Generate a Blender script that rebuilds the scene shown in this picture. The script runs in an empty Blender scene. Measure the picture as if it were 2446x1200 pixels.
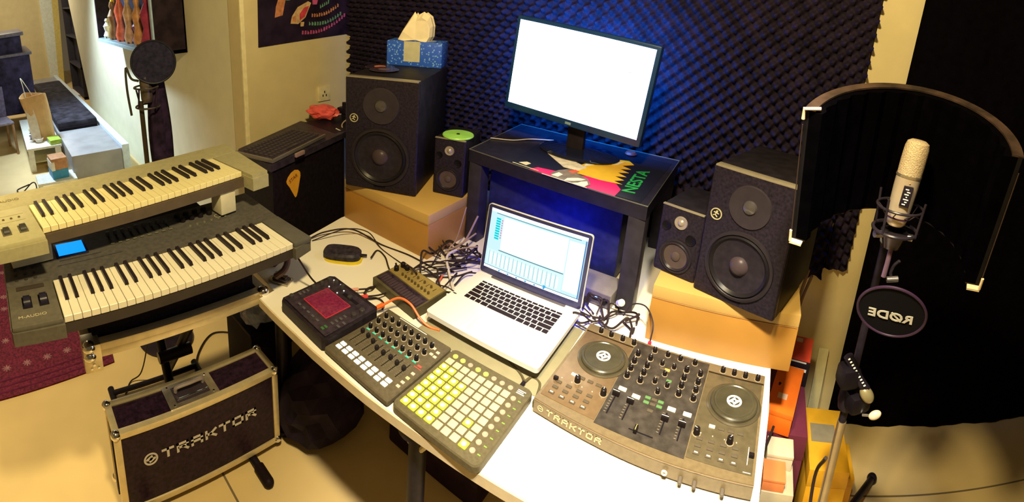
import bpy, bmesh, math, random
from mathutils import Vector, Matrix
random.seed(7)
PI = math.pi
S = bpy.context.scene
COL = S.collection

# ------------------------------------------------------------------ camera
CAM_Z = 1.7406
pit, rol, yaw = 0.2317, 0.0835, 0.52
right = Vector((1, 0, 0)); fwd = Vector((0, math.cos(pit), -math.sin(pit))); up = Vector((0, math.sin(pit), math.cos(pit)))
r2 = right * math.cos(rol) + up * math.sin(rol)
u2 = -right * math.sin(rol) + up * math.cos(rol)
RZ = Matrix.Rotation(yaw, 3, 'Z')
r2, u2, f2 = RZ @ r2, RZ @ u2, RZ @ fwd
cam = bpy.data.cameras.new('camera')
cam.type = 'PANO'
cam.panorama_type = 'CENTRAL_CYLINDRICAL'
hu = 1223 / 1180.42
cam.central_cylindrical_range_u_min = -hu
cam.central_cylindrical_range_u_max = hu
cam.central_cylindrical_range_v_min = -(1200 - 243.25) / 1132.13
cam.central_cylindrical_range_v_max = 243.25 / 1132.13
cam.central_cylindrical_radius = 1.0
cam.clip_start = 0.02
camo = bpy.data.objects.new('camera', cam)
COL.objects.link(camo)
camo.matrix_world = Matrix(((r2.x, u2.x, -f2.x, 0), (r2.y, u2.y, -f2.y, 0), (r2.z, u2.z, -f2.z, CAM_Z), (0, 0, 0, 1)))
S.camera = camo

# ------------------------------------------------------------------ light
S.view_settings.view_transform = 'Standard'
S.view_settings.look = 'None'
S.view_settings.gamma = 1.0
S.view_settings.use_curve_mapping = False
S.view_settings.exposure = 0.08
S.cycles.use_denoising = True
S.cycles.max_bounces = 6
W = bpy.data.worlds.new('world'); S.world = W; W.use_nodes = True
W.node_tree.nodes['Background'].inputs[0].default_value = (0.60, 0.45, 0.25, 1)
W.node_tree.nodes['Background'].inputs[1].default_value = 0.14

def lamp(name, kind, loc, energy, color, size=0.1, target=None, **kw):
    l = bpy.data.lights.new(name, kind); l.energy = energy; l.color = color
    if kind == 'AREA': l.size = size
    else: l.shadow_soft_size = size
    for k, v in kw.items(): setattr(l, k, v)
    o = bpy.data.objects.new(name, l); COL.objects.link(o); o.location = loc
    if target is not None:
        o.rotation_euler = (Vector(target) - Vector(loc)).to_track_quat('-Z', 'Y').to_euler()
    return o
lamp('ceiling_lamp_light', 'POINT', (-0.25, 0.24, 2.50), 160, (1.0, 0.77, 0.36), 0.07)
lamp('left_floor_fill', 'SPOT', (-1.75, -0.95, 2.6), 215, (1.0, 0.77, 0.36), 0.08, target=(-1.95, 0.0, 0.2), spot_size=.92, spot_blend=.9)  # added fill spot brightening the left floor and keyboards, no actual lamp
lamp('desk_fill_spot', 'SPOT', (0.02, 0.25, 2.4), 330, (1.0, 0.90, 0.70), 0.05, target=(-0.08, 0.86, 0.75), spot_size=0.95, spot_blend=1.0)  # added spot, extra brightness for the right front of the desk
lamp('hall_ceiling_light', 'SPOT', (-5.2, 0.0, 2.75), 560, (0.66, 0.84, 1.0), 0.15, target=(-4.9, 1.22, 0.6), spot_size=1.55, spot_blend=.9)
lamp('living_room_light', 'AREA', (-8.2, 0.2, 2.9), 45, (1.0, 0.85, 0.6), 0.6, target=(-8.2, 0.2, 0))

# ------------------------------------------------------------------ materials
MATS = {}
def M(name, col, rough=0.55, metal=0.0, emit=0.0, ecol=None, var=0.10, scale=30.0, bump=0.0, spec=None, alpha=None):
    if name in MATS: return MATS[name]
    m = bpy.data.materials.new(name); m.use_nodes = True
    nt = m.node_tree; b = nt.nodes['Principled BSDF']
    b.inputs['Roughness'].default_value = rough
    b.inputs['Metallic'].default_value = metal
    if spec is None and max(col) < .13 and metal == 0 and rough >= .3: spec = .14
    if spec is not None: b.inputs['Specular IOR Level'].default_value = spec
    c = (col[0], col[1], col[2], 1)
    tc = nt.nodes.new('ShaderNodeTexCoord')
    nz = nt.nodes.new('ShaderNodeTexNoise'); nz.inputs['Scale'].default_value = scale; nz.inputs['Detail'].default_value = 3
    nt.links.new(tc.outputs['Object'], nz.inputs['Vector'])
    if var > 0:
        r = nt.nodes.new('ShaderNodeValToRGB')
        r.color_ramp.elements[0].position = 0.3; r.color_ramp.elements[1].position = 0.7
        r.color_ramp.elements[0].color = tuple(max(0, x * (1 - var)) for x in col) + (1,)
        r.color_ramp.elements[1].color = tuple(min(1, x * (1 + var)) for x in col) + (1,)
        nt.links.new(nz.outputs['Fac'], r.inputs['Fac']); nt.links.new(r.outputs['Color'], b.inputs['Base Color'])
    else: b.inputs['Base Color'].default_value = c
    if bump > 0:
        bp = nt.nodes.new('ShaderNodeBump'); bp.inputs['Strength'].default_value = bump; bp.inputs['Distance'].default_value = 0.01
        nt.links.new(nz.outputs['Fac'], bp.inputs['Height']); nt.links.new(bp.outputs['Normal'], b.inputs['Normal'])
    if emit > 0:
        e = ecol or col
        b.inputs['Emission Color'].default_value = (e[0], e[1], e[2], 1)
        b.inputs['Emission Strength'].default_value = emit
    if alpha is not None: b.inputs['Alpha'].default_value = alpha
    MATS[name] = m
    return m

black = M('black_plastic', (0.012, 0.009, 0.016), 0.45, var=0.3, scale=60)
blackm = M('black_matte', (0.008, 0.006, 0.010), 0.9, var=0.3)
blacks = M('black_satin', (0.018, 0.014, 0.020), 0.30, var=0.2)
grey = M('dark_grey_plastic', (0.05, 0.045, 0.04), 0.45, var=0.2, scale=80)
white = M('white_plastic', (0.8, 0.78, 0.72), 0.4, var=0.04)
cream = M('cream_plastic', (0.62, 0.57, 0.36), 0.5, var=0.06)
alu = M('aluminium', (0.72, 0.62, 0.40), 0.36, metal=0.45, var=0.08)
chrome = M('chrome', (0.8, 0.78, 0.76), 0.15, metal=1.0, var=0.05)
silver = M('silver_aluminium', (0.82, 0.80, 0.78), 0.38, metal=0.35, var=0.02)
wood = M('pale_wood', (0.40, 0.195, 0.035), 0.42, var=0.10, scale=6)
keyw = M('ivory_key', (0.80, 0.76, 0.62), 0.3, var=0.03)
keyw2 = M('yellowed_key', (0.82, 0.74, 0.40), 0.3, var=0.03)
keyb = M('ebony_key', (0.02, 0.014, 0.018), 0.35, var=0.2)
cablem = M('cable_rubber', (0.03, 0.02, 0.022), 0.5)
cablew = M('cable_white', (0.62, 0.56, 0.52), 0.5)
knobm = M('knob_rubber', (0.010, 0.008, 0.010), 0.5)
whit = M('white_print', (0.85, 0.83, 0.78), 0.5, var=0.0)

# ------------------------------------------------------------------ mesh builder
def rotm(rz=0, rx=0, ry=0):
    return Matrix.Rotation(rz, 4, 'Z') @ Matrix.Rotation(ry, 4, 'Y') @ Matrix.Rotation(rx, 4, 'X')
class MB:
    def __init__(s): s.bm = bmesh.new()
    def _fin(s, verts, mi):
        fs = set(f for v in verts for f in v.link_faces)
        for f in fs: f.material_index = mi
        return verts
    def box(s, c, d, rot=None, bev=0.0, mi=0, seg=2):
        g = bmesh.ops.create_cube(s.bm, size=1.0)['verts']
        m = Matrix.Translation(c) @ (rot or Matrix.Identity(4)) @ Matrix.Diagonal((d[0], d[1], d[2], 1))
        bmesh.ops.transform(s.bm, matrix=m, verts=g)
        s._fin(g, mi)
        if bev > 0:
            es = list(set(e for v in g for e in v.link_edges))
            r = bmesh.ops.bevel(s.bm, geom=es, offset=bev, segments=seg, affect='EDGES', profile=0.6, material=mi)
        return s
    def b2(s, x0, x1, y0, y1, z0, z1, bev=0.0, mi=0, seg=2):
        return s.box(((x0 + x1) / 2, (y0 + y1) / 2, (z0 + z1) / 2), (abs(x1 - x0), abs(y1 - y0), abs(z1 - z0)), None, bev, mi, seg)
    def cyl(s, p0, p1, ra, rb=None, seg=20, mi=0, cap=True):
        p0, p1 = Vector(p0), Vector(p1); rb = ra if rb is None else rb
        d = p1 - p0; L = d.length
        g = bmesh.ops.create_cone(s.bm, cap_ends=cap, segments=seg, radius1=ra, radius2=rb, depth=L)['verts']
        m = Matrix.Translation((p0 + p1) / 2) @ d.to_track_quat('Z', 'Y').to_matrix().to_4x4()
        bmesh.ops.transform(s.bm, matrix=m, verts=g); s._fin(g, mi); return s
    def sph(s, c, r, sc=(1, 1, 1), mi=0, rot=None, u=20, v=12):
        g = bmesh.ops.create_uvsphere(s.bm, u_segments=u, v_segments=v, radius=r)['verts']
        m = Matrix.Translation(c) @ (rot or Matrix.Identity(4)) @ Matrix.Diagonal((sc[0], sc[1], sc[2], 1))
        bmesh.ops.transform(s.bm, matrix=m, verts=g); s._fin(g, mi); return s
    def lathe(s, prof, mat=None, seg=32, mi=0, close=True):
        mat = mat or Matrix.Identity(4)
        rings = []
        for r, z in prof:
            if r < 1e-6: rings.append([s.bm.verts.new(mat @ Vector((0, 0, z)))])
            else: rings.append([s.bm.verts.new(mat @ Vector((r * math.cos(2 * PI * k / seg), r * math.sin(2 * PI * k / seg), z))) for k in range(seg)])
        for a, b in zip(rings, rings[1:]):
            for k in range(seg):
                k2 = (k + 1) % seg
                if len(a) == 1 and len(b) == 1: continue
                if len(a) == 1: f = s.bm.faces.new((a[0], b[k], b[k2]))
                elif len(b) == 1: f = s.bm.faces.new((a[k], b[0], a[k2]))
                else: f = s.bm.faces.new((a[k], b[k], b[k2], a[k2]))
                f.material_index = mi
        return s
    def prism(s, poly, z0, z1, mat=None, mi=0, slope=None):
        mat = mat or Matrix.Identity(4)
        lo = lambda x: z0 if slope is None else z0 - slope[2] * (x - slope[0]) / (slope[1] - slope[0])
        a = [s.bm.verts.new(mat @ Vector((x, y, lo(x)))) for x, y in poly]
        b = [s.bm.verts.new(mat @ Vector((x, y, z1))) for x, y in poly]
        n = len(poly); fs = []
        fs.append(s.bm.faces.new(a[::-1])); fs.append(s.bm.faces.new(b))
        for i in range(n):
            j = (i + 1) % n; fs.append(s.bm.faces.new((a[i], a[j], b[j], b[i])))
        for f in fs: f.material_index = mi
        return s
    def hexa(s, bot, top, mi=0):
        a = [s.bm.verts.new(p) for p in bot]; b = [s.bm.verts.new(p) for p in top]; n = len(bot)
        fs = [s.bm.faces.new(a[::-1]), s.bm.faces.new(b)]
        for i in range(n):
            j = (i + 1) % n; fs.append(s.bm.faces.new((a[i], a[j], b[j], b[i])))
        for f in fs: f.material_index = mi
        return s
    def face(s, pts, mi=0):
        f = s.bm.faces.new([s.bm.verts.new(p) for p in pts]); f.material_index = mi; return s
    def tube(s, pts, r, seg=8, mi=0, closed=False):
        P = [Vector(p) for p in pts]; n = len(P); rings = []
        nrm = None
        for i in range(n):
            if closed: t = (P[(i + 1) % n] - P[i - 1])
            else: t = (P[min(i + 1, n - 1)] - P[max(i - 1, 0)])
            t.normalize()
            if nrm is None:
                nrm = t.orthogonal().normalized()
            else:
                nrm = (nrm - t * nrm.dot(t))
                nrm = nrm.normalized() if nrm.length > 1e-6 else t.orthogonal().normalized()
            bi = t.cross(nrm)
            rr = r[i] if isinstance(r, (list, tuple)) else r
            rings.append([s.bm.verts.new(P[i] + (nrm * math.cos(2 * PI * k / seg) + bi * math.sin(2 * PI * k / seg)) * rr) for k in range(seg)])
        m = n if closed else n - 1
        for i in range(m):
            a, b = rings[i], rings[(i + 1) % n]
            for k in range(seg):
                k2 = (k + 1) % seg
                f = s.bm.faces.new((a[k], a[k2], b[k2], b[k])); f.material_index = mi
        if not closed:
            s.bm.faces.new(rings[0][::-1]).material_index = mi; s.bm.faces.new(rings[-1]).material_index = mi
        return s
    def build(s, name, mats, parent=None, loc=(0, 0, 0), rot=(0, 0, 0), smooth=True, angle=35):
        bmesh.ops.recalc_face_normals(s.bm, faces=s.bm.faces[:])
        me = bpy.data.meshes.new(name); s.bm.to_mesh(me); s.bm.free()
        if not isinstance(mats, (list, tuple)): mats = [mats]
        for m in mats: me.materials.append(m)
        if smooth:
            me.shade_smooth() if hasattr(me, 'shade_smooth') else None
            try: me.set_sharp_from_angle(angle=math.radians(angle))
            except Exception: pass
        o = bpy.data.objects.new(name, me); COL.objects.link(o)
        o.parent = parent; o.location = loc; o.rotation_euler = rot
        return o
def spline(pts, n=8):
    P = [Vector(p) for p in pts]; out = []
    Q = [P[0] * 2 - P[1]] + P + [P[-1] * 2 - P[-2]]
    for i in range(1, len(Q) - 2):
        for k in range(n):
            t = k / n
            a, b, c, d = Q[i - 1], Q[i], Q[i + 1], Q[i + 2]
            out.append(0.5 * ((2 * b) + (c - a) * t + (2 * a - 5 * b + 4 * c - d) * t * t + (3 * b - a - 3 * c + d) * t ** 3))
    out.append(P[-1]); return out
def thing(name, label, cat, loc=(0, 0, 0), rz=0, group=None, rx=0, ry=0):
    o = bpy.data.objects.new(name, None); COL.objects.link(o); o.location = loc; o.rotation_euler = (rx, ry, rz)
    o.empty_display_size = 0.05
    o['label'] = label; o['category'] = cat
    if group: o['group'] = group
    return o
def tag(o, label, cat, group=None):
    o['label'] = label; o['category'] = cat
    if group: o['group'] = group
    return o
def struct(o): o['kind'] = 'structure'; return o
def inst(src, parent, loc, rot=None, label=None, mat=None):
    c = src.copy(); COL.objects.link(c); c.parent = parent; c.location = loc
    if rot is not None: c.rotation_euler = rot
    if mat is not None:
        c.material_slots[0].link = 'OBJECT'; c.material_slots[0].material = mat
    return c
def copy_tree(o, parent=None):
    c = o.copy(); COL.objects.link(c); c.parent = parent
    for ch in [x for x in o.children]: copy_tree(ch, c)
    return c
def text_mesh(name, txt, size, depth, mat, parent, loc, rot, sx=1.0, align='CENTER', bold=0.0):
    cu = bpy.data.curves.new(name, 'FONT'); cu.body = txt; cu.size = size; cu.extrude = depth; cu.offset = bold
    cu.align_x = align; cu.align_y = 'CENTER'; cu.resolution_u = 3
    t = bpy.data.objects.new(name + '_tmp', cu); COL.objects.link(t)
    bpy.context.view_layer.update()
    me = bpy.data.meshes.new_from_object(t); bpy.data.objects.remove(t)
    me.name = name; me.materials.clear(); me.materials.append(mat)
    me.transform(Matrix.Diagonal((sx, 1, 1, 1)))
    o = bpy.data.objects.new(name, me); COL.objects.link(o); o.parent = parent; o.location = loc
    if isinstance(rot, Matrix): o.rotation_euler = rot.to_euler()
    else: o.rotation_euler = rot
    return o
# squared techno letters, stroke based, in a 1 x 1 cell
LET = {'T': [[(0, 1), (1, 1)], [(0.5, 1), (0.5, 0)]],
       'R': [[(0, 0), (0, 1), (1, 1), (1, .5), (0.15, .5)], [(.55, .5), (1, 0)]],
       'A': [[(0, 0), (0, 1), (1, 1), (1, 0)], [(0, .45), (1, .45)]],
       'K': [[(0, 0), (0, 1)], [(1, 1), (.45, .52), (0.1, .52)], [(.45, .52), (1, 0)]],
       'O': [[(0, 0), (0, 1), (1, 1), (1, 0), (0, 0)]]}
def techno(mb, word, w, h, gap, t, shear=0.0, th=0.002, mat=None, mi=0):
    """letters lying in the local XY plane, thickness along Z"""
    mat = mat or Matrix.Identity(4); x = 0
    for ch in word:
        for st in LET[ch]:
            for (a, b) in zip(st, st[1:]):
                ax, ay = x + a[0] * w, a[1] * h; bx, by = x + b[0] * w, b[1] * h
                dx, dy = bx - ax, by - ay; L = math.hypot(dx, dy)
                ang = math.atan2(dy, dx)
                m = mat @ Matrix(((1, shear, 0, 0), (0, 1, 0, 0), (0, 0, 1, 0), (0, 0, 0, 1)))
                hw = t / 2
                ux, uy = dx / L, dy / L; nx, ny = -uy * hw, ux * hw
                ax -= ux * hw; ay -= uy * hw; bx += ux * hw; by += uy * hw
                mb.prism([(ax - nx, ay - ny), (bx - nx, by - ny), (bx + nx, by + ny), (ax + nx, ay + ny)], 0, th, m, mi)
        x += w + gap
    return x - gap

# ------------------------------------------------------------------ room
wallm = M('plaster_cream', (0.66, 0.56, 0.31), 0.8, var=0.05, scale=8, bump=0.1)
wallw = M('plaster_white', (0.80, 0.76, 0.56), 0.8, var=0.04, scale=8, bump=0.1)
def floor_mat():
    m = bpy.data.materials.new('floor_tiles'); m.use_nodes = True; nt = m.node_tree; b = nt.nodes['Principled BSDF']
    tc = nt.nodes.new('ShaderNodeTexCoord'); mp = nt.nodes.new('ShaderNodeMapping')
    mp.inputs['Location'].default_value = (0.05, -0.52, 0)
    br = nt.nodes.new('ShaderNodeTexBrick'); br.offset = 0.0
    br.inputs['Scale'].default_value = 1.0; br.inputs['Brick Width'].default_value = 40; br.inputs['Row Height'].default_value = 1.06
    br.inputs['Mortar Size'].default_value = 0.004
    br.inputs['Color1'].default_value = (0.90, 0.69, 0.34, 1); br.inputs['Color2'].default_value = (0.87, 0.66, 0.325, 1)
    br.inputs['Mortar'].default_value = (0.22, 0.17, 0.10, 1)
    nz = nt.nodes.new('ShaderNodeTexNoise'); nz.inputs['Scale'].default_value = 5
    mx = nt.nodes.new('ShaderNodeMixRGB'); mx.blend_type = 'MULTIPLY'; mx.inputs['Fac'].default_value = 0.25
    nt.links.new(tc.outputs['Object'], mp.inputs['Vector']); nt.links.new(mp.outputs['Vector'], br.inputs['Vector'])
    nt.links.new(tc.outputs['Object'], nz.inputs['Vector'])
    nt.links.new(br.outputs['Color'], mx.inputs['Color1']); nt.links.new(nz.outputs['Fac'], mx.inputs['Color2'])
    nt.links.new(mx.outputs['Color'], b.inputs['Base Color']); b.inputs['Roughness'].default_value = 0.55
    return m
struct(MB().b2(-12, 4, -4, 2.1, -0.05, 0).build('floor', floor_mat(), smooth=False))
struct(MB().b2(-2.25, 4, 1.96, 2.08, 0, 2.7).build('wall_back', wallm, smooth=False))
struct(MB().b2(-2.37, -2.25, 1.205, 2.08, 0, 2.7).build('wall_left', wallm, smooth=False))
struct(MB().hexa([(-2.262, 1.22, 0), (-2.262, 1.34, 0), (-7.0, 1.34, 0), (-6.85, 1.22, 0)],
                 [(-2.262, 1.22, 2.7), (-2.262, 1.34, 2.7), (-8.3, 1.34, 2.7), (-8.2, 1.22, 2.7)]).build('wall_hall', wallw, smooth=False))
struct(MB().b2(-2.262, -2.238, 1.205, 1.23, 0, 2.7, 0.003).build('trim_1', M('trim_paint', (0.85, 0.76, 0.45), 0.5), smooth=False))
struct(MB().b2(-10.12, -10, -4, 1.0, 0, 2.7).build('wall_far', wallm, smooth=False))
struct(MB().hexa([(-10.05, 1.0, 0), (-9.95, 1.0, 0), (-9.95, 1.16, 0), (-10.05, 1.16, 0)],
                 [(-10.05, 0.99, 2.7), (-9.95, 0.99, 2.7), (-9.95, 1.28, 2.7), (-10.05, 1.28, 2.7)]).build('door_1', M('door_paint', (0.75, 0.80, 0.72), 0.5), smooth=False))
struct(MB().hexa([(-10.05, 1.16, 0), (-9.95, 1.16, 0), (-9.95, 1.27, 0), (-10.05, 1.27, 0)],
                 [(-10.05, 1.28, 2.7), (-9.95, 1.28, 2.7), (-9.95, 1.42, 2.7), (-10.05, 1.42, 2.7)]).build('trim_2', M('jamb_paint', (0.72, 0.58, 0.18), 0.5), smooth=False))
struct(MB().b2(-12, 4, -4.1, -4, 0, 2.7).build('wall_front', wallm, smooth=False))

# acoustic foam covering the back wall
def foam(x0, x1, z0, z1, label):
    sp = 0.0565
    st = sp / 6.0
    nx = int((x1 - x0) / st); nz = int((z1 - z0) / st)
    bm = bmesh.new(); V = []
    for j in range(nz + 1):
        row = []
        for i in range(nx + 1):
            x = x0 + i * st; z = z0 + j * st
            u = 2 * PI * x / sp; w = 2 * PI * z / sp
            h = 0.5 + 0.5 * math.cos(u) * math.cos(w)
            h = h ** 2.2
            row.append(bm.verts.new((x, 1.945 - 0.050 * h, z)))
        V.append(row)
    for j in range(nz):
        for i in range(nx):
            bm.faces.new((V[j][i], V[j][i + 1], V[j + 1][i + 1], V[j + 1][i]))
    # closed back
    b = [bm.verts.new(p) for p in [(x0, 1.958, z0), (x1, 1.958, z0), (x1, 1.958, z1), (x0, 1.958, z1)]]
    bm.faces.new(b[::-1])
    def side(edge, p, q):
        for a, c in zip(edge, edge[1:]):
            pass
        bm.faces.new([p] + edge + [q])
    side(V[0], b[0], b[1]); side([r[-1] for r in V], b[1], b[2]); side(V[-1][::-1], b[2], b[3]); side([r[0] for r in V][::-1], b[3], b[0])
    me = bpy.data.meshes.new('acoustic_foam'); bm.to_mesh(me); bm.free()
    me.materials.append(M('foam', (0.0125, 0.008, 0.018), 0.75, var=0.5, scale=14))
    me.shade_smooth()
    o = bpy.data.objects.new('acoustic_foam', me); COL.objects.link(o)
    tag(o, label, 'acoustic foam')
foam(-2.24, .375, .70, 2.25, 'dark egg-crate acoustic foam covering the wall behind the monitor')
foam(.376, .475, .745, 1.35, 'narrow strip of dark egg-crate foam on the wall behind the vocal shield')

# black curtain at the right
def curtain():
    n = 90; pts = []
    mb = MB(); f = []; b = []
    for i in range(n + 1):
        x = 0.535 + i * (2.6 / n); y = 1.925 + 0.005 * math.sin(i * 0.62) + 0.003 * math.sin(i * 1.7)
        f.append((x, y - 0.004)); b.append((x, y + 0.004))
    mb.prism(f + b[::-1], 0.004, 2.6)
    tag(mb.build('blackout_curtain', M('curtain_black', (0.0025, 0.002, 0.003), 1.0, var=0.2, spec=0.0)), 'floor-length black curtain hanging on the right wall', 'curtain')
curtain()

# poster on the left wall
def poster():
    t = thing('wall_poster', 'dark poster with pink, green and red artwork on the left wall', 'poster', (-2.247, 1.635, 1.40))
    pm = M('poster_black', (0.02, 0.012, 0.03), 0.5, var=0.5, scale=9)
    MB().hexa([(-.003, -.325, .005), (.003, -.325, .005), (.003, .315, .035), (-.003, .315, .035)],
              [(-.003, -.30, .85), (.003, -.30, .85), (.003, .315, .85), (-.003, .315, .85)]).build('sheet', pm, t, smooth=False)
    cols = {'g': (0.10, 0.35, 0.10), 'r': (0.55, 0.05, 0.08), 'p': (0.5, 0.08, 0.25), 'o': (0.55, 0.22, 0.10), 't': (0.6, 0.4, 0.2), 'm': (0.12, 0.3, 0.2)}
    def blob(pts, c, x=.0045, nm='artwork'):
        MB().prism(pts, -0.0008, 0.0008, Matrix(((0, 0, 1, x), (1, 0, 0, 0), (0, 1, 0, 0), (0, 0, 0, 1)))).build(nm, M('poster_' + c, cols[c], 0.6, var=0.3, scale=40), t, smooth=False)
    blob([(-.12, .12), (-.07, .115), (-.02, .15), (.02, .23), (.0, .24), (-.07, .21), (-.11, .16)], 't')
    blob([(-.06, .135), (-.025, .155), (.005, .215), (-.03, .205), (-.06, .17)], 'r', .006)
    blob([(-.11, .13), (-.085, .13), (-.085, .165), (-.105, .155)], 'o', .006)
    blob([(-.055, .10), (-.035, .10), (-.03, .125), (-.055, .125)], 't', .006)
    blob([(-.22, .16), (-.17, .17), (-.15, .25), (-.19, .27), (-.21, .22)], 'o')
    blob([(-.15, .25), (-.12, .25), (-.10, .30), (-.11, .36), (-.16, .36), (-.17, .29)], 'g')
    blob([(.19, .25), (.26, .25), (.27, .34), (.18, .34), (.16, .29)], 'r')
    blob([(.03, .22), (.06, .22), (.08, .29), (.05, .32), (.03, .28)], 'p')
    rng = random.Random(3)
    for (ya, za, yb, zb, sag, c, n) in ((.02, .16, .22, .215, .02, 'o', 12), (.0, .115, .24, .165, .025, 'm', 13), (-.05, .065, .27, .155, .035, 'p', 17), (.08, .205, .15, .235, .0, 'm', 5)):
        mb = MB()
        for k in range(n):
            s = (k + .5) / n; y = ya + (yb - ya) * s; z = za + (zb - za) * s - sag * math.sin(PI * s)
            w = (yb - ya) / n * .34; h = .011
            mb.prism([(y - w, z - h), (y + w * rng.uniform(.2, 1), z - h), (y + w, z + h * rng.uniform(-.3, 1)), (y - w * .6, z + h)], -0.0008, 0.0008,
                     Matrix(((0, 0, 1, .0045), (1, 0, 0, 0), (0, 1, 0, 0), (0, 0, 0, 1))))
        mb.build('lettering', M('poster_' + c, cols[c], 0.6, var=0.3, scale=40), t, smooth=False)
poster()

# wall socket
t = thing('wall_socket', 'cream wall socket low on the wall below the poster', 'socket', (-2.25, 1.74, 1.08))
MB().b2(0, .012, -.045, .045, -.045, .045, .004).build('plate', M('socket_cream', (.75, .66, .38), .4), t)
for dy, dz in ((-.012, -.01), (.012, -.01), (0, .012)):
    MB().b2(.012, .0135, dy - .003, dy + .003, dz - .007, dz + .007).build('slot', blackm, t, smooth=False)

# persian rug
def rug():
    m = bpy.data.materials.new('rug_weave'); m.use_nodes = True; nt = m.node_tree; b = nt.nodes['Principled BSDF']; b.inputs['Roughness'].default_value = .95
    tc = nt.nodes.new('ShaderNodeTexCoord'); nz = nt.nodes.new('ShaderNodeTexNoise'); nz.inputs['Scale'].default_value = 90
    r = nt.nodes.new('ShaderNodeValToRGB'); r.color_ramp.elements[0].color = (.075, .006, .026, 1); r.color_ramp.elements[1].color = (.20, .016, .065, 1)
    r.color_ramp.elements[0].position = .35; r.color_ramp.elements[1].position = .65
    nt.links.new(tc.outputs['Object'], nz.inputs['Vector']); nt.links.new(nz.outputs['Fac'], r.inputs['Fac']); nt.links.new(r.outputs['Color'], b.inputs['Base Color'])
    t = thing('persian_rug', 'dark crimson rug with pale star motifs on the floor at left', 'rug', (0, 0, 0))
    P = [(-1.76, -1.0), (-1.965, .30), (-3.12, .40), (-3.0, -1.0)]
    MB().prism(P, 0, .008).build('pile', m, t, smooth=False)
    mm = M('rug_motif', (.30, .13, .18), .95, var=.3, scale=60); dk = M('rug_border', (.12, .015, .06), .95, var=.3)
    mb = MB()
    for i in range(14):
        for j in range(5):
            y = -0.9 + i * .10; x = -2.06 - j * .20 - .16 * (y + .24)
            if (i + j) % 2 and j: x -= .08
            if y > .26: continue
            s = .021
            for a in (0, PI / 4, PI / 2, 3 * PI / 4):
                mb.box((x, y, .0085), (s * 2, .007, .002), rotm(a))
            mb.box((x, y + .0, .0088), (s * .9, s * .9, .002), rotm(PI / 4))
    mb.build('star_motif', mm, t, smooth=False)
    mb = MB()
    for k in range(3):
        o = .03 + k * .035
        mb.hexa([(-1.76 - o, -1, .008), (-1.965 - o, .3 - .02, .008), (-1.965 - o - .008, .28, .008), (-1.76 - o - .008, -1, .008)],
                [(-1.76 - o, -1, .0095), (-1.965 - o, .28, .0095), (-1.965 - o - .008, .28, .0095), (-1.76 - o - .008, -1, .0095)])
    mb.build('border_stripe', dk, t, smooth=False)
rug()

# ------------------------------------------------------------------ desk
deskm = M('desk_laminate', (0.84, 0.80, 0.70), 0.38, var=0.02, scale=3)
t = thing('desk', 'long white laminate desk carrying the music gear', 'desk', (0, 0, 0))
front = [(-1.176, .651), (-1.10, .650), (-.9, .652), (-.7, .662), (-.5, .678), (-.3, .69), (-.05, .70), (.11, .705), (.135, .72)]
poly = front + [(.158, 1.1), (.165, 1.885), (-1.46, 1.885), (-1.44, 1.2), (-1.40, 1.0), (-1.385, .90), (-1.37, .735), (-1.34, .715), (-1.184, .709)]
MB().prism(poly, .722, .75).build('desktop', deskm, t, smooth=False)
# front edge banding
mb = MB()
for (a, b) in zip(front, front[1:]):
    mb.prism([(a[0], a[1]), (a[0], a[1] - .004), (b[0], b[1] - .004), (b[0], b[1])], .7215, .7485)
mb.build('edge_band', M('edge_band', (.60, .50, .34), .5), t, smooth=False)
for x, y in ((-.585, .72), (-1.30, .80), (.09, .78), (-1.33, 1.8), (-.6, 1.8), (.09, 1.8)):
    MB().cyl((x, y, 0), (x, y, .70), .022, seg=18).cyl((x, y, .70), (x, y, .722), .05, .05, seg=18).cyl((x, y, 0), (x, y, .02), .03, seg=18).build('leg', black, t)
for y in (.76, 1.76): MB().b2(-1.28, .05, y, y + .04, .69, .722, .003).build('apron', black, t)
mb = MB(); mb.cyl((-.585, .72, .62), (-.66, .70, .715), .008, seg=10).cyl((-.585, .72, .62), (-.53, .70, .715), .008, seg=10); mb.build('leg_brace', M('brace_cream', (.6, .5, .3), .5), t)

# ------------------------------------------------------------------ wooden boxes
def wood_box(x0, x1, y0, y1, z0, z1, label):
    t = thing('wooden_box', label, 'box', ((x0 + x1) / 2, (y0 + y1) / 2, z0), group='wooden boxes under the speakers')
    w, d, h = x1 - x0, y1 - y0, z1 - z0
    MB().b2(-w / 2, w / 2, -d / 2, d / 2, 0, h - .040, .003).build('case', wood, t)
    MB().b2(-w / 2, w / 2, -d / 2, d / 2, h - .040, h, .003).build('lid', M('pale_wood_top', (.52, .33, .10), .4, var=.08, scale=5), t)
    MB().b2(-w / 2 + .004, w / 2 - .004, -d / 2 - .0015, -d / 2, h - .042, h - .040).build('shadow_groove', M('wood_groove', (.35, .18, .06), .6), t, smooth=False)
    return t
wood_box(-1.435, -.985, 1.215, 1.58, .75, .93, 'pale wooden box under the left speaker')
wood_box(-.212, .212, 1.262, 1.66, .75, .935, 'pale wooden box under the right speakers')

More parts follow.
